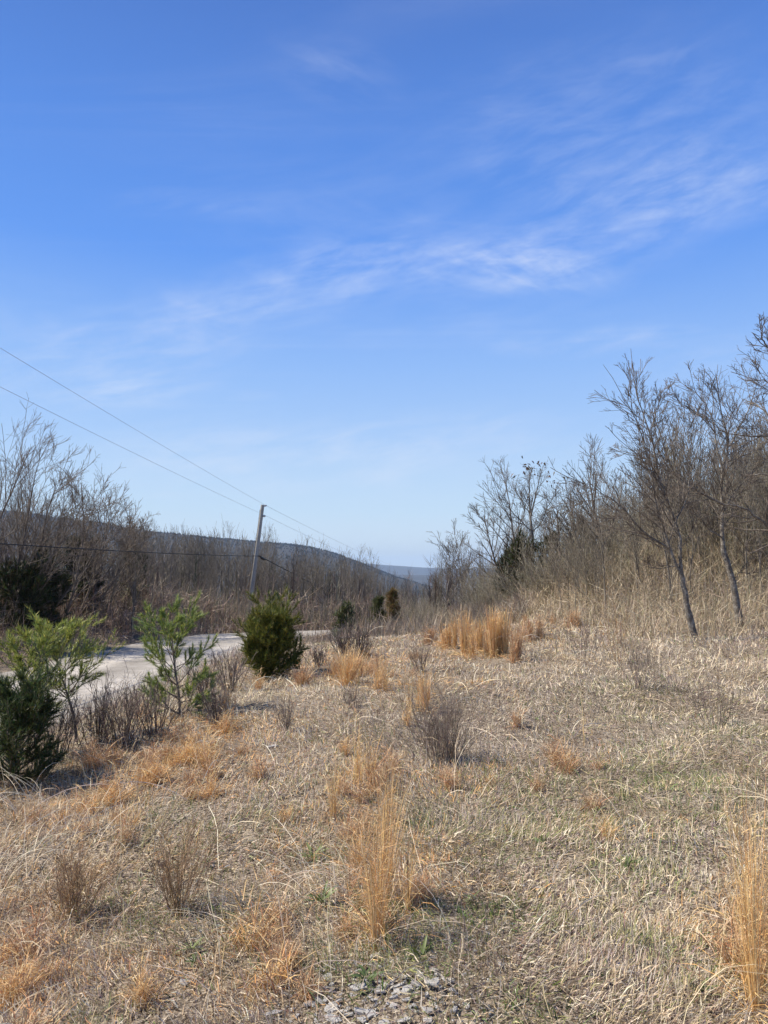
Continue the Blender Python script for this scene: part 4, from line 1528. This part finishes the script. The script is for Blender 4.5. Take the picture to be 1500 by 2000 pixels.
# ------------------------------------------------------------------ brush masses
def brush():
    rng = np.random.default_rng(91)
    # brown tangle along the far side of the road
    acc = Acc()
    N = 110000
    X = rng.uniform(-28, 10, N); Y = rng.uniform(12, 52, N)
    rd = road_dist(X, Y)
    k = (rd < -RHW - .5) & (rd > -RHW - 16) & (rng.random(N) < .9 * np.exp(-(-rd - RHW) / 10)) & (np.abs(X) < .62 * Y + 3)
    X, Y, rd = X[k], Y[k], rd[k]; N = len(X)
    P = np.stack([X, Y, H(X, Y)], -1)
    n1 = vnoise(X, Y, 2.2, 95)
    hgt = (.50 + 1.1 * ss(0, 4, -rd - RHW)) * (.15 + 1.9 * (vnoise(X, Y, 1.1, 96) * .5 + n1 * .5))
    C = palette(N, [(0.27, 0.19, 0.145), (0.36, 0.265, 0.20), (0.50, 0.40, 0.31), (0.17, 0.12, 0.095), (0.25, 0.24, 0.14)], [.3, .27, .15, .2, .08], rng=rng)
    wood_ = n1 > .62
    C[wood_ & (rng.random(N) < .5)] *= .7
    acc.add(blades(P, rng.uniform(0, 6.28, N), hgt * rng.uniform(.6, 1.4, N), np.maximum(.007, .0007 * Y) * rng.uniform(.7, 1.5, N), rng.normal(1.15, .35, N), rng.uniform(0, 2.6, N), 2, C, rng=rng, kink=.25))
    # second pass: twigs that start in the air
    m = rng.random(N) < .8
    P2 = P[m].copy(); P2[:, 2] += hgt[m] * rng.uniform(.2, .75, m.sum())
    acc.add(blades(P2, rng.uniform(0, 6.28, m.sum()), rng.uniform(.15, .5, m.sum()), np.maximum(.006, .0006 * Y[m]) * rng.uniform(.7, 1.4, m.sum()), rng.uniform(-.4, 1.3, m.sum()), rng.uniform(-1, 2, m.sum()), 1, C[m], rng=rng))
    o = acc.build('roadside_brush', M['dead_grass'])
    tag(o, 'tangled brown brush and dead stalks lining the far side of the gravel road', 'brush', kind='stuff')
    # undergrowth of the woods farther out
    acc = Acc()
    N = 90000
    Y = rng.uniform(34, 95, N); X = rng.uniform(-.6, .22, N) * Y
    rd = road_dist(X, Y)
    k = (np.abs(rd) > RHW + 1.5) & ~((rd > 0) & (Y < 39))
    X, Y = X[k], Y[k]; N = len(X)
    P = np.stack([X, Y, H(X, Y)], -1)
    n1 = vnoise(X, Y, 4, 97)
    C = palette(N, [(0.16, 0.14, 0.10), (0.23, 0.20, 0.15), (0.31, 0.27, 0.21), (0.10, 0.085, 0.065), (0.15, 0.165, 0.08)], [.3, .25, .15, .2, .1], rng=rng)
    acc.add(blades(P, rng.uniform(0, 6.28, N), (.8 + 1.3 * n1) * rng.uniform(.5, 1.4, N), .0008 * Y * rng.uniform(.6, 1.4, N), rng.normal(1.3, .25, N), rng.uniform(-.2, 1.2, N), 1, C, rng=rng, droop_ground=False))
    o = acc.build('undergrowth', M['dead_grass'])
    tag(o, 'grey-brown undergrowth between the trees of the wood beyond the road', 'undergrowth', kind='stuff')
    # right bank: tall tan grass and brambles under the trees
    acc = Acc()
    N = 75000
    Y = rng.uniform(11.5, 40, N); X = rng.uniform(.0, .66, N) * Y + rng.uniform(-1, 2, N)
    edge = 14.2 + 9 * (1 - ss(.12, .34, X / Y)) + (vnoise(X, Y, 3, 99) - .5) * 3
    k = (Y > edge) & on_field(X, Y, 1.0)
    k &= rng.random(N) < np.clip(1.25 - (Y - 16) / 30, .3, 1)
    X, Y = X[k], Y[k]; N = len(X)
    P = np.stack([X, Y, H(X, Y)], -1)
    n1 = vnoise(X, Y, 2.0, 98)
    inn = ss(0, 6, Y - edge[k])
    C = palette(N, [(0.52, 0.42, 0.285), (0.42, 0.34, 0.24), (0.32, 0.25, 0.185), (0.66, 0.56, 0.41), (0.26, 0.25, 0.15)], [.3, .27, .2, .13, .1], rng=rng)
    acc.add(blades(P, rng.uniform(0, 6.28, N), (.35 + 1.0 * inn * (.4 + n1) * (.30 + .70 * ss(.12, .35, X / Y))) * rng.uniform(.5, 1.5, N), np.maximum(.008, .0007 * Y) * rng.uniform(.6, 1.4, N), rng.normal(1.2, .3, N), rng.uniform(0, 2.0, N), 2, C, rng=rng, kink=.2))
    o = acc.build('tall_dry_grass', M['dead_grass'])
    tag(o, 'tall tan grass and brambles growing under the trees of the right bank', 'grass', kind='stuff')
    # low brush where the field drops to the road bend
    acc = Acc()
    N = 46000
    Y = rng.uniform(18.5, 42, N); X = rng.uniform(-.14, .19, N) * Y
    rd = road_dist(X, Y)
    k = (rd > RHW + .3) & (Y > 19.5 + 3.5 * ss(-.02, .15, X / Y) + (vnoise(X, Y, 2, 133) - .5) * 3)
    X, Y = X[k], Y[k]; N = len(X)
    P = np.stack([X, Y, H(X, Y)], -1)
    n1 = vnoise(X, Y, 1.6, 131)
    gap = np.exp(-((X / Y + .083) / .026) ** 2)
    C = palette(N, [(0.22, 0.18, 0.145), (0.31, 0.26, 0.21), (0.40, 0.34, 0.27), (0.15, 0.12, 0.095), (0.42, 0.29, 0.17)], [.3, .26, .17, .17, .10], rng=rng)
    acc.add(blades(P, rng.uniform(0, 6.28, N), (.12 + 1.15 * (n1 * .5 + .5 * vnoise(X, Y, .8, 132))) * rng.uniform(.5, 1.4, N) * (1 - .55 * gap), .0007 * Y * rng.uniform(.6, 1.4, N), rng.normal(1.2, .3, N), rng.uniform(-.2, 1.8, N), 2, C, rng=rng, kink=.2))
    o = acc.build('field_edge_brush', M['dead_grass'])
    tag(o, 'low grey-brown brush where the field drops away to the road bend', 'brush', kind='stuff')
    # rough grass on the slope between field and road
    acc = Acc()
    N = 42000
    Y = rng.uniform(3, 36, N) ; X = rng.uniform(-9, 2, N)
    rd = road_dist(X, Y)
    k = (rd > RHW - .35 + .5 * vnoise(X, Y, .6, 57)) & (rd < RHW + 2.4 + (vnoise(X, Y, 1.2, 55) - .5) * 1.6) & (np.abs(X) < .62 * Y + 2) & (rng.random(N) < .9)
    X, Y = X[k], Y[k]; N = len(X)
    P = np.stack([X, Y, H(X, Y)], -1)
    C = palette(N, [(0.36, 0.27, 0.21), (0.26, 0.19, 0.15), (0.50, 0.43, 0.33), (0.42, 0.30, 0.19), (0.18, 0.17, 0.09)], [.27, .25, .2, .18, .1], rng=rng)
    acc.add(blades(P, rng.uniform(0, 6.28, N), rng.uniform(.15, .5, N), np.maximum(.004, .0007 * Y) * rng.uniform(.6, 1.4, N), rng.normal(1.15, .35, N), rng.uniform(0, 2.0, N), 3, C, rng=rng, kink=.2))
    o = acc.build('verge_grass', M['dead_grass'])
    tag(o, 'rough brown and grey stalks on the slope between field and road', 'grass', kind='stuff')


brush()

# ------------------------------------------------------------------ orange broomsedge clumps, one by one
def clump(px, py, top, wpx, seed, label, kind='orange', n=260, lean=0.0):  # one clump, returned as its root
    rng = np.random.default_rng(seed)
    c = gp(px, py)
    h = at(px, top, c[1])[2] - c[2]
    w = wpx / FPX * c[1]
    root = empty('grass_clump', (c[0], c[1], c[2]))
    tag(root, label, 'grass clump', 'orange grass clumps')
    N = int(n * ((.55 if n > 300 else .72) if py > 1300 else 1.5))
    r = np.abs(rng.normal(0, .22, N)) * w
    a = rng.uniform(0, 6.28, N)
    P = np.stack([r * np.cos(a), r * np.sin(a), np.full(N, -.02)], -1)
    slim = h / w > 1.6 and lean < .05
    if slim:      # several tight bunches side by side
        nb = 5
        cen = rng.normal(0, .42, (nb, 2)) * w
        wh = rng.choice(nb, N, p=[.32, .24, .18, .14, .12])
        P[:, :2] = P[:, :2] * .35 + cen[wh]
    cols, ws = {'orange': ([ORANGE, GOLD, (0.60, 0.42, 0.22), RUST, STRAW], [.26, .25, .22, .07, .20]),
                'gold': ([GOLD, (0.76, 0.56, 0.28), ORANGE, STRAW], [.4, .25, .2, .15]),
                'dull': ([(0.50, 0.30, 0.16), (0.56, 0.40, 0.24), STRAW, RUST], [.3, .3, .2, .2])}[kind]
    C = palette(N, cols, ws, rng=rng)
    az = a + rng.normal(0, .8, N)
    L = (h * ([1.0, .82, .7, .9, .6] @ np.eye(5)[wh].T) if slim else h) * np.clip(.22 + .95 * rng.beta(*((2.4, 1.5) if h / w > 1.4 else (1.6, 1.8)), N), .2, 1.15)
    wd = max(.0024, .00062 * c[1])
    acc = Acc()
    acc.add(blades(P, az, L, wd * rng.uniform(.7, 1.4, N), np.clip(1.52 - np.abs(rng.normal(0, .07 if slim else .15, N)) - lean, .2, 1.56), rng.uniform(-.1, .45 if slim else .9, N) + lean, 5, C, droop_ground=False, rng=rng, kink=.15))
    acc.build('stalks', M['dead_grass'], root)
    # feathery leaves and seed wisps along the stalks
    acc = Acc()
    f = rng.uniform(.15, .9, N * 2)
    ii = rng.integers(0, N, N * 2)
    Q = P[ii].copy(); Q[:, 2] += L[ii] * f; Q[:, :2] += rng.normal(0, .02 * w + .01, (N * 2, 2))
    acc.add(blades(Q, rng.uniform(0, 6.28, 2 * N), rng.uniform(.03, .12, 2 * N) * (1 + .03 * c[1]), wd * rng.uniform(.5, 1.2, 2 * N), rng.uniform(.2, 1.4, 2 * N), rng.uniform(0, 2.2, 2 * N), 2, palette(2 * N, cols, ws, rng=rng), droop_ground=False, rng=rng))
    # skirt of bent blades
    m = int(N * .5)
    Pm = P[:m] * 1.3
    acc.add(blades(Pm, a[:m], rng.uniform(.12, .3, m) * min(1.2, h / .4), wd * rng.uniform(.7, 1.3, m), rng.uniform(.5, 1.2, m), rng.uniform(.8, 2.4, m), 4, palette(m, cols, ws, rng=rng), droop_ground=False, rng=rng))
    acc.build('leaf_blades', M['dead_grass'], root)
    return root


CL = [
    (735, 1845, 1545, 62, 'tall narrow orange grass clump standing in the middle foreground', 'orange', 290, 0),
    (765, 1780, 1480, 60, 'orange grass clump just behind and right of the tallest middle one', 'orange', 200, 0),
    (700, 1700, 1580, 70, 'short orange clump with a pale arching side, left of the tall middle one', 'orange', 180, .25),
    (820, 1760, 1690, 90, 'low spreading rust clump right of the tall middle clump', 'dull', 260, .35),
    (652, 1600, 1455, 34, 'thin straight orange tuft left in the column of middle clumps', 'orange', 90, 0),
    (715, 1530, 1400, 50, 'slim golden clump above the tall middle clump', 'gold', 150, 0),
    (762, 1610, 1480, 34, 'thin golden tuft beside the slim one mid field', 'gold', 80, 0),
    (675, 1480, 1430, 36, 'small short orange tuft mid field left', 'orange', 80, .1),
    (815, 1390, 1285, 46, 'rusty orange clump up the field, above the dead weed clump', 'orange', 170, 0),
    (792, 1420, 1370, 34, 'short golden tuft below the rusty one up the field', 'gold', 80, 0),
    (738, 1350, 1275, 36, 'bright narrow orange clump with a bent pale tip, upper left field', 'orange', 130, 0),
    (680, 1340, 1255, 80, 'broad orange clump at the upper left field edge', 'orange', 280, .05),
    (655, 1320, 1270, 60, 'leftmost small clump at the upper field edge', 'dull', 150, .1),
    (720, 1320, 1262, 50, 'clump hidden behind the bright narrow one', 'dull', 130, 0),
    (952, 1284, 1180, 60, 'brightest orange clump of the stand at the field crest', 'orange', 340, 0),
    (925, 1278, 1184, 46, 'orange clump on the left flank of the brightest crest stand', 'orange', 220, 0),
    (985, 1282, 1182, 52, 'golden clump on the right flank of the brightest crest stand', 'gold', 240, 0),
    (1003, 1290, 1200, 26, 'thin duller clump at the right end of the crest stand', 'dull', 100, 0),
    (886, 1265, 1200, 26, 'narrow orange clump standing apart left of the crest stand', 'orange', 140, 0),
    (840, 1260, 1215, 40, 'dull tan clump farther left on the crest', 'dull', 110, 0),
    (1040, 1250, 1190, 40, 'dull tan clump right of the crest stand', 'dull', 120, 0),
    (1120, 1225, 1185, 40, 'faint tan clump on the upper field toward the trees', 'dull', 100, 0),
    (1495, 1960, 1510, 110, 'big golden clump rising along the right edge of the foreground', 'gold', 420, 0),
    (1465, 1830, 1600, 50, 'golden tuft leaning in front of the big right-edge clump', 'gold', 140, .05),
    (1440, 1640, 1540, 30, 'pale bent golden stalks left of the big right-edge clump', 'gold', 26, .15),
    (280, 1965, 1890, 80, 'rust-orange tuft combed to the left in the lower left foreground', 'orange', 220, .45),
    (600, 1950, 1900, 60, 'short rusty tuft beside the stony patch at the bottom', 'dull', 160, .35),
    (560, 1890, 1830, 60, 'short brown-orange tuft left of the stony patch', 'dull', 150, .2),
    (440, 1390, 1330, 40, 'pale orange tuft right of the full pine sapling', 'orange', 90, .1),
    (505, 1350, 1310, 30, 'small orange tuft at the left foot of the round cedar bush', 'orange', 80, .1),
    (590, 1340, 1290, 46, 'drooping rusty clump at the right foot of the round cedar bush', 'dull', 180, .25),
    (1085, 1495, 1450, 50, 'faded orange tuft right of the dead weed clump', 'dull', 110, .15),
    (880, 1545, 1500, 60, 'rusty tuft directly below the dead weed clump', 'dull', 150, .2),
    (1185, 1640, 1590, 40, 'small golden-green tuft in the right foreground', 'gold', 90, .2),
    (1010, 1420, 1370, 34, 'short tan tuft right of the large weed clump', 'dull', 70, .1),
    (1140, 1460, 1310, 8, 'single long pale stalk standing right of mid field', 'gold', 6, .08),
    (370, 1490, 1425, 90, 'bright orange matted clump left of mid field', 'gold', 260, .5),
    (300, 1530, 1465, 100, 'wide orange matted clump in the left orange patch', 'orange', 280, .5),
    (220, 1570, 1500, 100, 'rust matted clump at the left side of the orange patch', 'orange', 260, .5),
    (410, 1560, 1500, 80, 'orange matted clump at the right side of the orange patch', 'orange', 220, .45),
    (180, 1500, 1430, 70, 'brown-orange matted clump beside the dark cedar bush', 'dull', 200, .4),
    (30, 1960, 1880, 80, 'orange clump in the bottom left corner', 'orange', 180, .3),
    (505, 1520, 1470, 50, 'small rusty tuft right of the orange patch', 'dull', 110, .3),
    (440, 1430, 1380, 60, 'orange tuft above the orange patch, under the full pine', 'orange', 140, .4),
]
for i, (px, py, top, wp, lab, kd, n, ln) in enumerate(CL):
    clump(px, py, top, wp * (.62 if py > 1300 else .85), 900 + i, lab, kd, n, ln)

def small_tufts():
    ps = []
    rng = np.random.default_rng(1500)
    spots_ = [(330, 1500, 120, 55, 16, 'in the left orange patch'), (180, 1600, 110, 60, 10, 'below the dark left cedar bush'), (700, 1310, 70, 35, 14, 'at the upper left field edge'), (860, 1280, 90, 30, 8, 'left of the bright crest stand'),
              (740, 1560, 70, 130, 9, 'in the middle column of clumps'), (730, 1790, 80, 60, 3, 'around the tallest middle clump'), (60, 1900, 60, 60, 8, 'in the bottom left corner'), (900, 1520, 60, 30, 4, 'below the big dead weed clump'),
              (1090, 1500, 80, 60, 6, 'in the field right of the dead weed clump'), (1460, 1900, 40, 80, 5, 'beside the big right-edge clump'), (560, 1660, 90, 90, 4, 'left of the middle column'), (560, 1870, 60, 60, 5, 'left of the stony patch'), (1080, 1220, 120, 20, 8, 'on the upper field right of the crest stand')]
    for cx, cy, sx, sy, n, where in spots_:
        for q in range(n):
            px, py = cx + rng.normal(0, sx * .6), cy + rng.normal(0, sy * .6)
            if len(ps) < 4:
                o = clump(px, py, py - 45, 34, 1510 + len(ps), 'x', 'dull' if len(ps) != 1 else 'orange', 80, .22)
                o.scale = (1, 1, 1); h0 = at(px, py - 45, o.location[1])[2] - o.location[2]
                o['h0'] = float(h0)
                ps.append(o)
            else:
                src = ps[int(rng.integers(0, 4))]
                o = copy_tree(src)
                c = gp(px, py)
                s_ = rng.uniform(.10, .24) / src['h0']
                o.location = (c[0], c[1], c[2]); o.scale = (s_, s_, s_ * rng.uniform(.8, 1.2))
            o.rotation_euler = (0, 0, rng.uniform(0, 6.28))
            big_ = o.scale[2] * (ps[0]['h0']) > .17
            tag(o, f"{'taller' if big_ else 'low'} wispy orange tuft {where}", 'grass tuft', 'small orange grass tufts')
    for o in list(bpy.data.objects):
        if 'h0' in o: del o['h0']


small_tufts()

# pale long grass hanging over the dark cedar and left corner
def long_pale(px, py, N, L, seed, label, az0, name='grass_clump', e=(.7, 1.3)):
    rng = np.random.default_rng(seed)
    c = gp(px, py)
    root = empty(name, (c[0], c[1], c[2]))
    tag(root, label, 'grass clump', 'pale arching grass clumps')
    P = np.stack([rng.normal(0, .12, N), rng.normal(0, .12, N), np.full(N, -.02)], -1)
    acc = Acc()
    acc.add(blades(P, az0 + rng.normal(0, .6, N), rng.uniform(*L, N), rng.uniform(.002, .0038, N), rng.uniform(*e, N), rng.uniform(.8, 2.0, N), 7, palette(N, [PALE, (0.60, 0.55, 0.42), STRAW], [.5, .3, .2], rng=rng), droop_ground=False, rng=rng, kink=.05))
    acc.build('stalks', M['dead_grass'], root)


long_pale(40, 1590, 36, (.4, .8), 1201, 'long pale arching stalks in front of the dark cedar bush', 3.0)
long_pale(110, 1680, 22, (.3, .6), 1202, 'pale stalks leaning left below the dark cedar bush', 0.9)
long_pale(20, 1720, 22, (.3, .6), 1203, 'pale stalks at the left edge half way down the foreground', 1.2)
long_pale(660, 1740, 60, (.25, .5), 1204, 'pale arching grass fountain left of the tall middle clump', 3.6)
long_pale(1060, 1870, 26, (.4, .8), 1205, 'few long fallen pale stalks right of the stony patch', 0.3, e=(.1, .5))

# ------------------------------------------------------------------ green rosettes
def leaf_mesh(L, W, bend):
    n = 5
    t = np.linspace(0, 1, n + 1)
    w = W * np.sin(np.pi * np.clip(t * .88 + .08, 0, 1)) ** .8 * .5
    x = L * t * np.cos(bend * t * .5)
    z = L * (.45 * t - bend * .4 * t * t)
    V = np.zeros((3 * (n + 1), 3))
    for i in range(n + 1):
        V[3 * i] = (x[i], -w[i], z[i] + w[i] * .35); V[3 * i + 1] = (x[i], 0, z[i]); V[3 * i + 2] = (x[i], w[i], z[i] + w[i] * .35)
    Q = []
    for i in range(n):
        Q += [(3 * i, 3 * i + 3, 3 * i + 4, 3 * i + 1), (3 * i + 1, 3 * i + 4, 3 * i + 5, 3 * i + 2)]
    return V, np.array(Q)


LEAFC = [(0.14, 0.18, 0.06), (0.20, 0.24, 0.095), (0.10, 0.14, 0.05)]
leaf_protos = {}
ROS = [(628, 1770, 70, 'star-shaped green weed rosette left of the tall middle clump', 18), (375, 1862, 60, 'green weed rosette in the lower left foreground', 16),
       (715, 1925, 66, 'upright green weed on the stony patch at the bottom centre', 18), (822, 1880, 74, 'dark green broad-leaved weed right of the stony patch', 20),
       (612, 1680, 60, 'small green weed farther up, left of the middle clumps', 14), (1240, 1845, 52, 'green weed at the right side of the foreground', 14),
       (1225, 1700, 46, 'bright small weed in the right mid foreground', 12), (400, 1690, 40, 'tiny green weed beside loose chips on the left', 10),
       (380, 1890, 56, 'pale green weed under the lower left rosette', 14), (1365, 1945, 66, 'bright green weed near the bottom right corner', 16),
       (1060, 1650, 50, 'yellowish weed in the middle right foreground', 12), (770, 1800, 46, 'little weed at the right foot of the tall middle clump', 12),
       (905, 1800, 40, 'little weed in the grey thatch right of centre', 10), (1450, 1890, 50, 'weed beside the foot of the big golden right-edge clump', 12),
       (1180, 1920, 46, 'small weed among the thatch at the lower right', 10), (420, 1790, 44, 'small weed right of the wispy brown weed clump', 10)]
rng_r = np.random.default_rng(123)
for i, (px, py, wp, lab, nl) in enumerate(ROS):
    c = gp(px, py)
    root = empty('weed_plant', (c[0], c[1], c[2]), rng_r.uniform(0, 6.28))
    tag(root, lab, 'weed')
    R_ = wp / FPX * math.hypot(c[1], EYE) * .5
    key = i % 3
    if key not in leaf_protos:
        V, Q = leaf_mesh(1.0, .15, .55 + .3 * key)
        o = mesh_np('leaf', V, [Q], M['leafmat'], root, np.tile(np.array(LEAFC[key]), (len(V), 1)), smooth=True)
        leaf_protos[key] = o.data
        o0 = o
    else:
        o0 = None
    for k in range(nl):
        o = o0 if (k == 0 and o0 is not None) else bpy.data.objects.new('leaf', leaf_protos[key])
        if o is not o0:
            col.objects.link(o); o.parent = root
        s_ = R_ * rng_r.uniform(.6, 1.15)
        o.scale = (s_, s_, s_)
        o.location = (rng_r.normal(0, .006), rng_r.normal(0, .006), .012)
        o.rotation_euler = (rng_r.normal(0, .3), -rng_r.uniform(-.1, .75), k * 2.4 + rng_r.normal(0, .2))

# ------------------------------------------------------------------ slate chips
def chip_mesh(name, rng):
    k = int(rng.integers(5, 8))
    a = np.sort(rng.uniform(0, 6.28, k)) if rng.random() < .5 else np.arange(k) / k * 6.28 + rng.normal(0, .25, k)
    r = rng.uniform(.6, 1.0, k)
    el = rng.uniform(.5, .8)
    top = np.stack([np.cos(a) * r, np.sin(a) * r * el, np.full(k, .11) + rng.normal(0, .02, k)], -1)
    bot = top.copy(); bot[:, 2] = -.12; bot[:, :2] *= 1.04
    mid = top.copy(); mid[:, :2] *= .93; mid[:, 2] += .03
    V = np.vstack([bot, top, mid, [[0, 0, .15]]])
    F4 = [(j, (j + 1) % k, k + (j + 1) % k, k + j) for j in range(k)] + [(k + j, k + (j + 1) % k, 2 * k + (j + 1) % k, 2 * k + j) for j in range(k)]
    F3 = [(2 * k + j, 2 * k + (j + 1) % k, 3 * k) for j in range(k)]
    return V, np.array(F4), np.array(F3)


def chips():
    rng = np.random.default_rng(321)
    pm = []
    for i in range(8):
        V, F4, F3 = chip_mesh('slate_chip', rng)
        o = mesh_np('slate_chip', V, [F4, F3], M['stone'])
        pm.append(o)
    areas = [((640, 1960), (110, 55), 54, 'grey slate chip on the left stony patch', 'slate chips on the left half of the stony patch', (.009, .030)),
             ((790, 1955), (110, 55), 56, 'grey slate chip on the right stony patch', 'slate chips on the right half of the stony patch', (.009, .030)),
             ((730, 1880), (110, 32), 40, 'flat slate chip at the foot of the tall middle clump', 'slate chips at the foot of the tall clump', (.009, .022)),
             ((585, 1740), (32, 24), 24, 'pale chip in the small bare spot left of the middle clumps', 'chips in the small bare spot', (.010, .024)),
             ((445, 1700), (34, 26), 14, 'pale chip lying near the tiny weed on the left', 'chips in the left field', (.012, .028)),
             ((1025, 1720), (24, 30), 12, 'pale chip in the bare spot right of centre', 'chips right of centre', (.012, .028)),
             ((430, 1840), (70, 60), 16, 'grey chip among the grass at lower left', 'chips in the lower left grass', (.010, .022)),
             ((1000, 1860), (70, 60), 18, 'grey chip among the grass right of the stony patch', 'chips right of the stony patch', (.010, .022)),
             ((1425, 1985), (36, 14), 8, 'dark slate chip in the bottom right corner', 'chips in the bottom right corner', (.014, .03))]
    k = 0
    for (cx, cy), (sx, sy), n, lab, grp, (a, b) in areas:
        for q in range(n):
            p = gp(cx + rng.normal(0, sx * .6), min(cy + rng.normal(0, sy * .6), 2080))
            o = pm[k] if k < len(pm) else pm[int(rng.integers(0, 8))].copy()
            if k >= len(pm): col.objects.link(o)
            s_ = rng.uniform(a, b) * (1.25 if rng.random() < .12 else 1)
            o.location = (p[0], p[1], p[2] + rng.uniform(-.004, .005))
            o.scale = (s_, s_, s_ * rng.uniform(.7, 1.3))
            o.rotation_euler = (rng.normal(0, .16), rng.normal(0, .16), rng.uniform(0, 6.28))
            sz = 'broad' if s_ > (a + b) * .56 else 'small' if s_ < a + (b - a) * .4 else 'mid-sized'
            ud = 'far side' if p[1] > gp(cx, cy)[1] else 'near side'
            tag(o, f'{sz} {lab}, {ud}'.replace('flat ', ''), 'stone', grp)
            k += 1
    big = [((705, 1935), .05, 'largest pale flat slate beside the upright green weed'), ((540, 1990), .045, 'tilted slate at the bottom edge left of centre'), ((365, 1925), .035, 'lone pale stone below the lower left rosette'),
           ((530, 1462), .07, 'small grey stone lying in the grass by the small weed clump'), ((1215, 1895), .05, 'pale stone half buried in thatch at lower right'), ((848, 1925), .045, 'pale slate at the right side of the stony patch')]
    for (px, py), s_, lab in big:
        p = gp(px, py)
        o = pm[int(rng.integers(0, 8))].copy(); col.objects.link(o)
        o.location = (p[0], p[1], p[2] + .012)
        o.scale = (s_, s_, s_ * .6); o.rotation_euler = (rng.normal(0, .2), rng.normal(0, .2), rng.uniform(0, 6.28))
        for key in ('group',):
            if key in o: del o[key]
        tag(o, lab, 'stone')
    # small bits, uncountable
    def bits(P, S, name, mat, lab, cat):
        N = len(P)
        base = np.array([[1, 0, 0], [-.3, .8, 0], [-.8, -.6, 0], [.1, -.1, .6]], float)
        rng2 = np.random.default_rng(5)
        a = rng2.uniform(0, 6.28, N)
        B = np.repeat(base[None], N, 0) * S[:, None, None] * rng2.uniform(.6, 1.3, (N, 4, 1))
        c_, s2 = np.cos(a)[:, None], np.sin(a)[:, None]
        V = np.stack([B[..., 0] * c_ - B[..., 1] * s2, B[..., 0] * s2 + B[..., 1] * c_, B[..., 2]], -1) + P[:, None]
        b = (np.arange(N) * 4)[:, None]
        T = np.concatenate([b + np.array([0, 1, 3])[None], b + np.array([1, 2, 3])[None], b + np.array([2, 0, 3])[None]])
        o = mesh_np(name, V.reshape(-1, 3), [T], mat)
        tag(o, lab, cat, kind='stuff')
    X, Y = scatter(60000, 1.5, 12, 1.5)
    w = field_weight(X, Y, BARE_Z)
    kk = (rng.random(len(X)) < w * .8 + .07) & on_field(X, Y)
    X, Y = X[kk], Y[kk]
    bits(np.stack([X, Y, H(X, Y)], -1), rng.uniform(.003, .010, len(X)), 'slate_gravel', M['stone'], 'small broken slate bits scattered over the bare patches of the field', 'gravel')
    N = 26000
    i = rng.integers(0, len(RD) - 20, N); cc = rng.uniform(-1.05, 1.05, N)
    x = RD[i, 0] + nr[i, 0] * cc * RHW + rng.normal(0, .4, N); y = RD[i, 1] + nr[i, 1] * cc * RHW + rng.normal(0, .4, N)
    kk = (np.abs(road_dist(x, y)) < RHW * 1.03) & (y > 4)
    x, y = x[kk], y[kk]
    bits(np.stack([x, y, road_z(x, y) + .02], -1), rng.uniform(.012, .035, len(x)), 'road_gravel', M['gravel'], 'loose pale gravel lying on the road', 'gravel')


chips()

# ------------------------------------------------------------------ haze
def haze():
    m = bpy.data.materials.new('haze_air')
    m.use_nodes = True
    t = NT(m.node_tree)
    t.n.clear()
    out = t.node('ShaderNodeOutputMaterial')
    pv = t.node('ShaderNodeVolumePrincipled')
    pv.inputs['Color'].default_value = (0.55, 0.74, 1.0, 1)
    pv.inputs['Density'].default_value = 7.0e-5
    t.link(pv.outputs[0], out.inputs['Volume'])
    x0, x1, y0, y1, z0, z1 = -15500, 15500, -15500, 16500 + 3500, -87, 420
    V = np.array([(x, y, z) for z in (z0, z1) for y in (y0, y1) for x in (x0, x1)], float)
    F = np.array([(0, 2, 3, 1), (4, 5, 7, 6), (0, 1, 5, 4), (2, 6, 7, 3), (0, 4, 6, 2), (1, 3, 7, 5)])
    o = mesh_np('haze', V, [F], m)
    tag(o, kind='stuff')


haze()
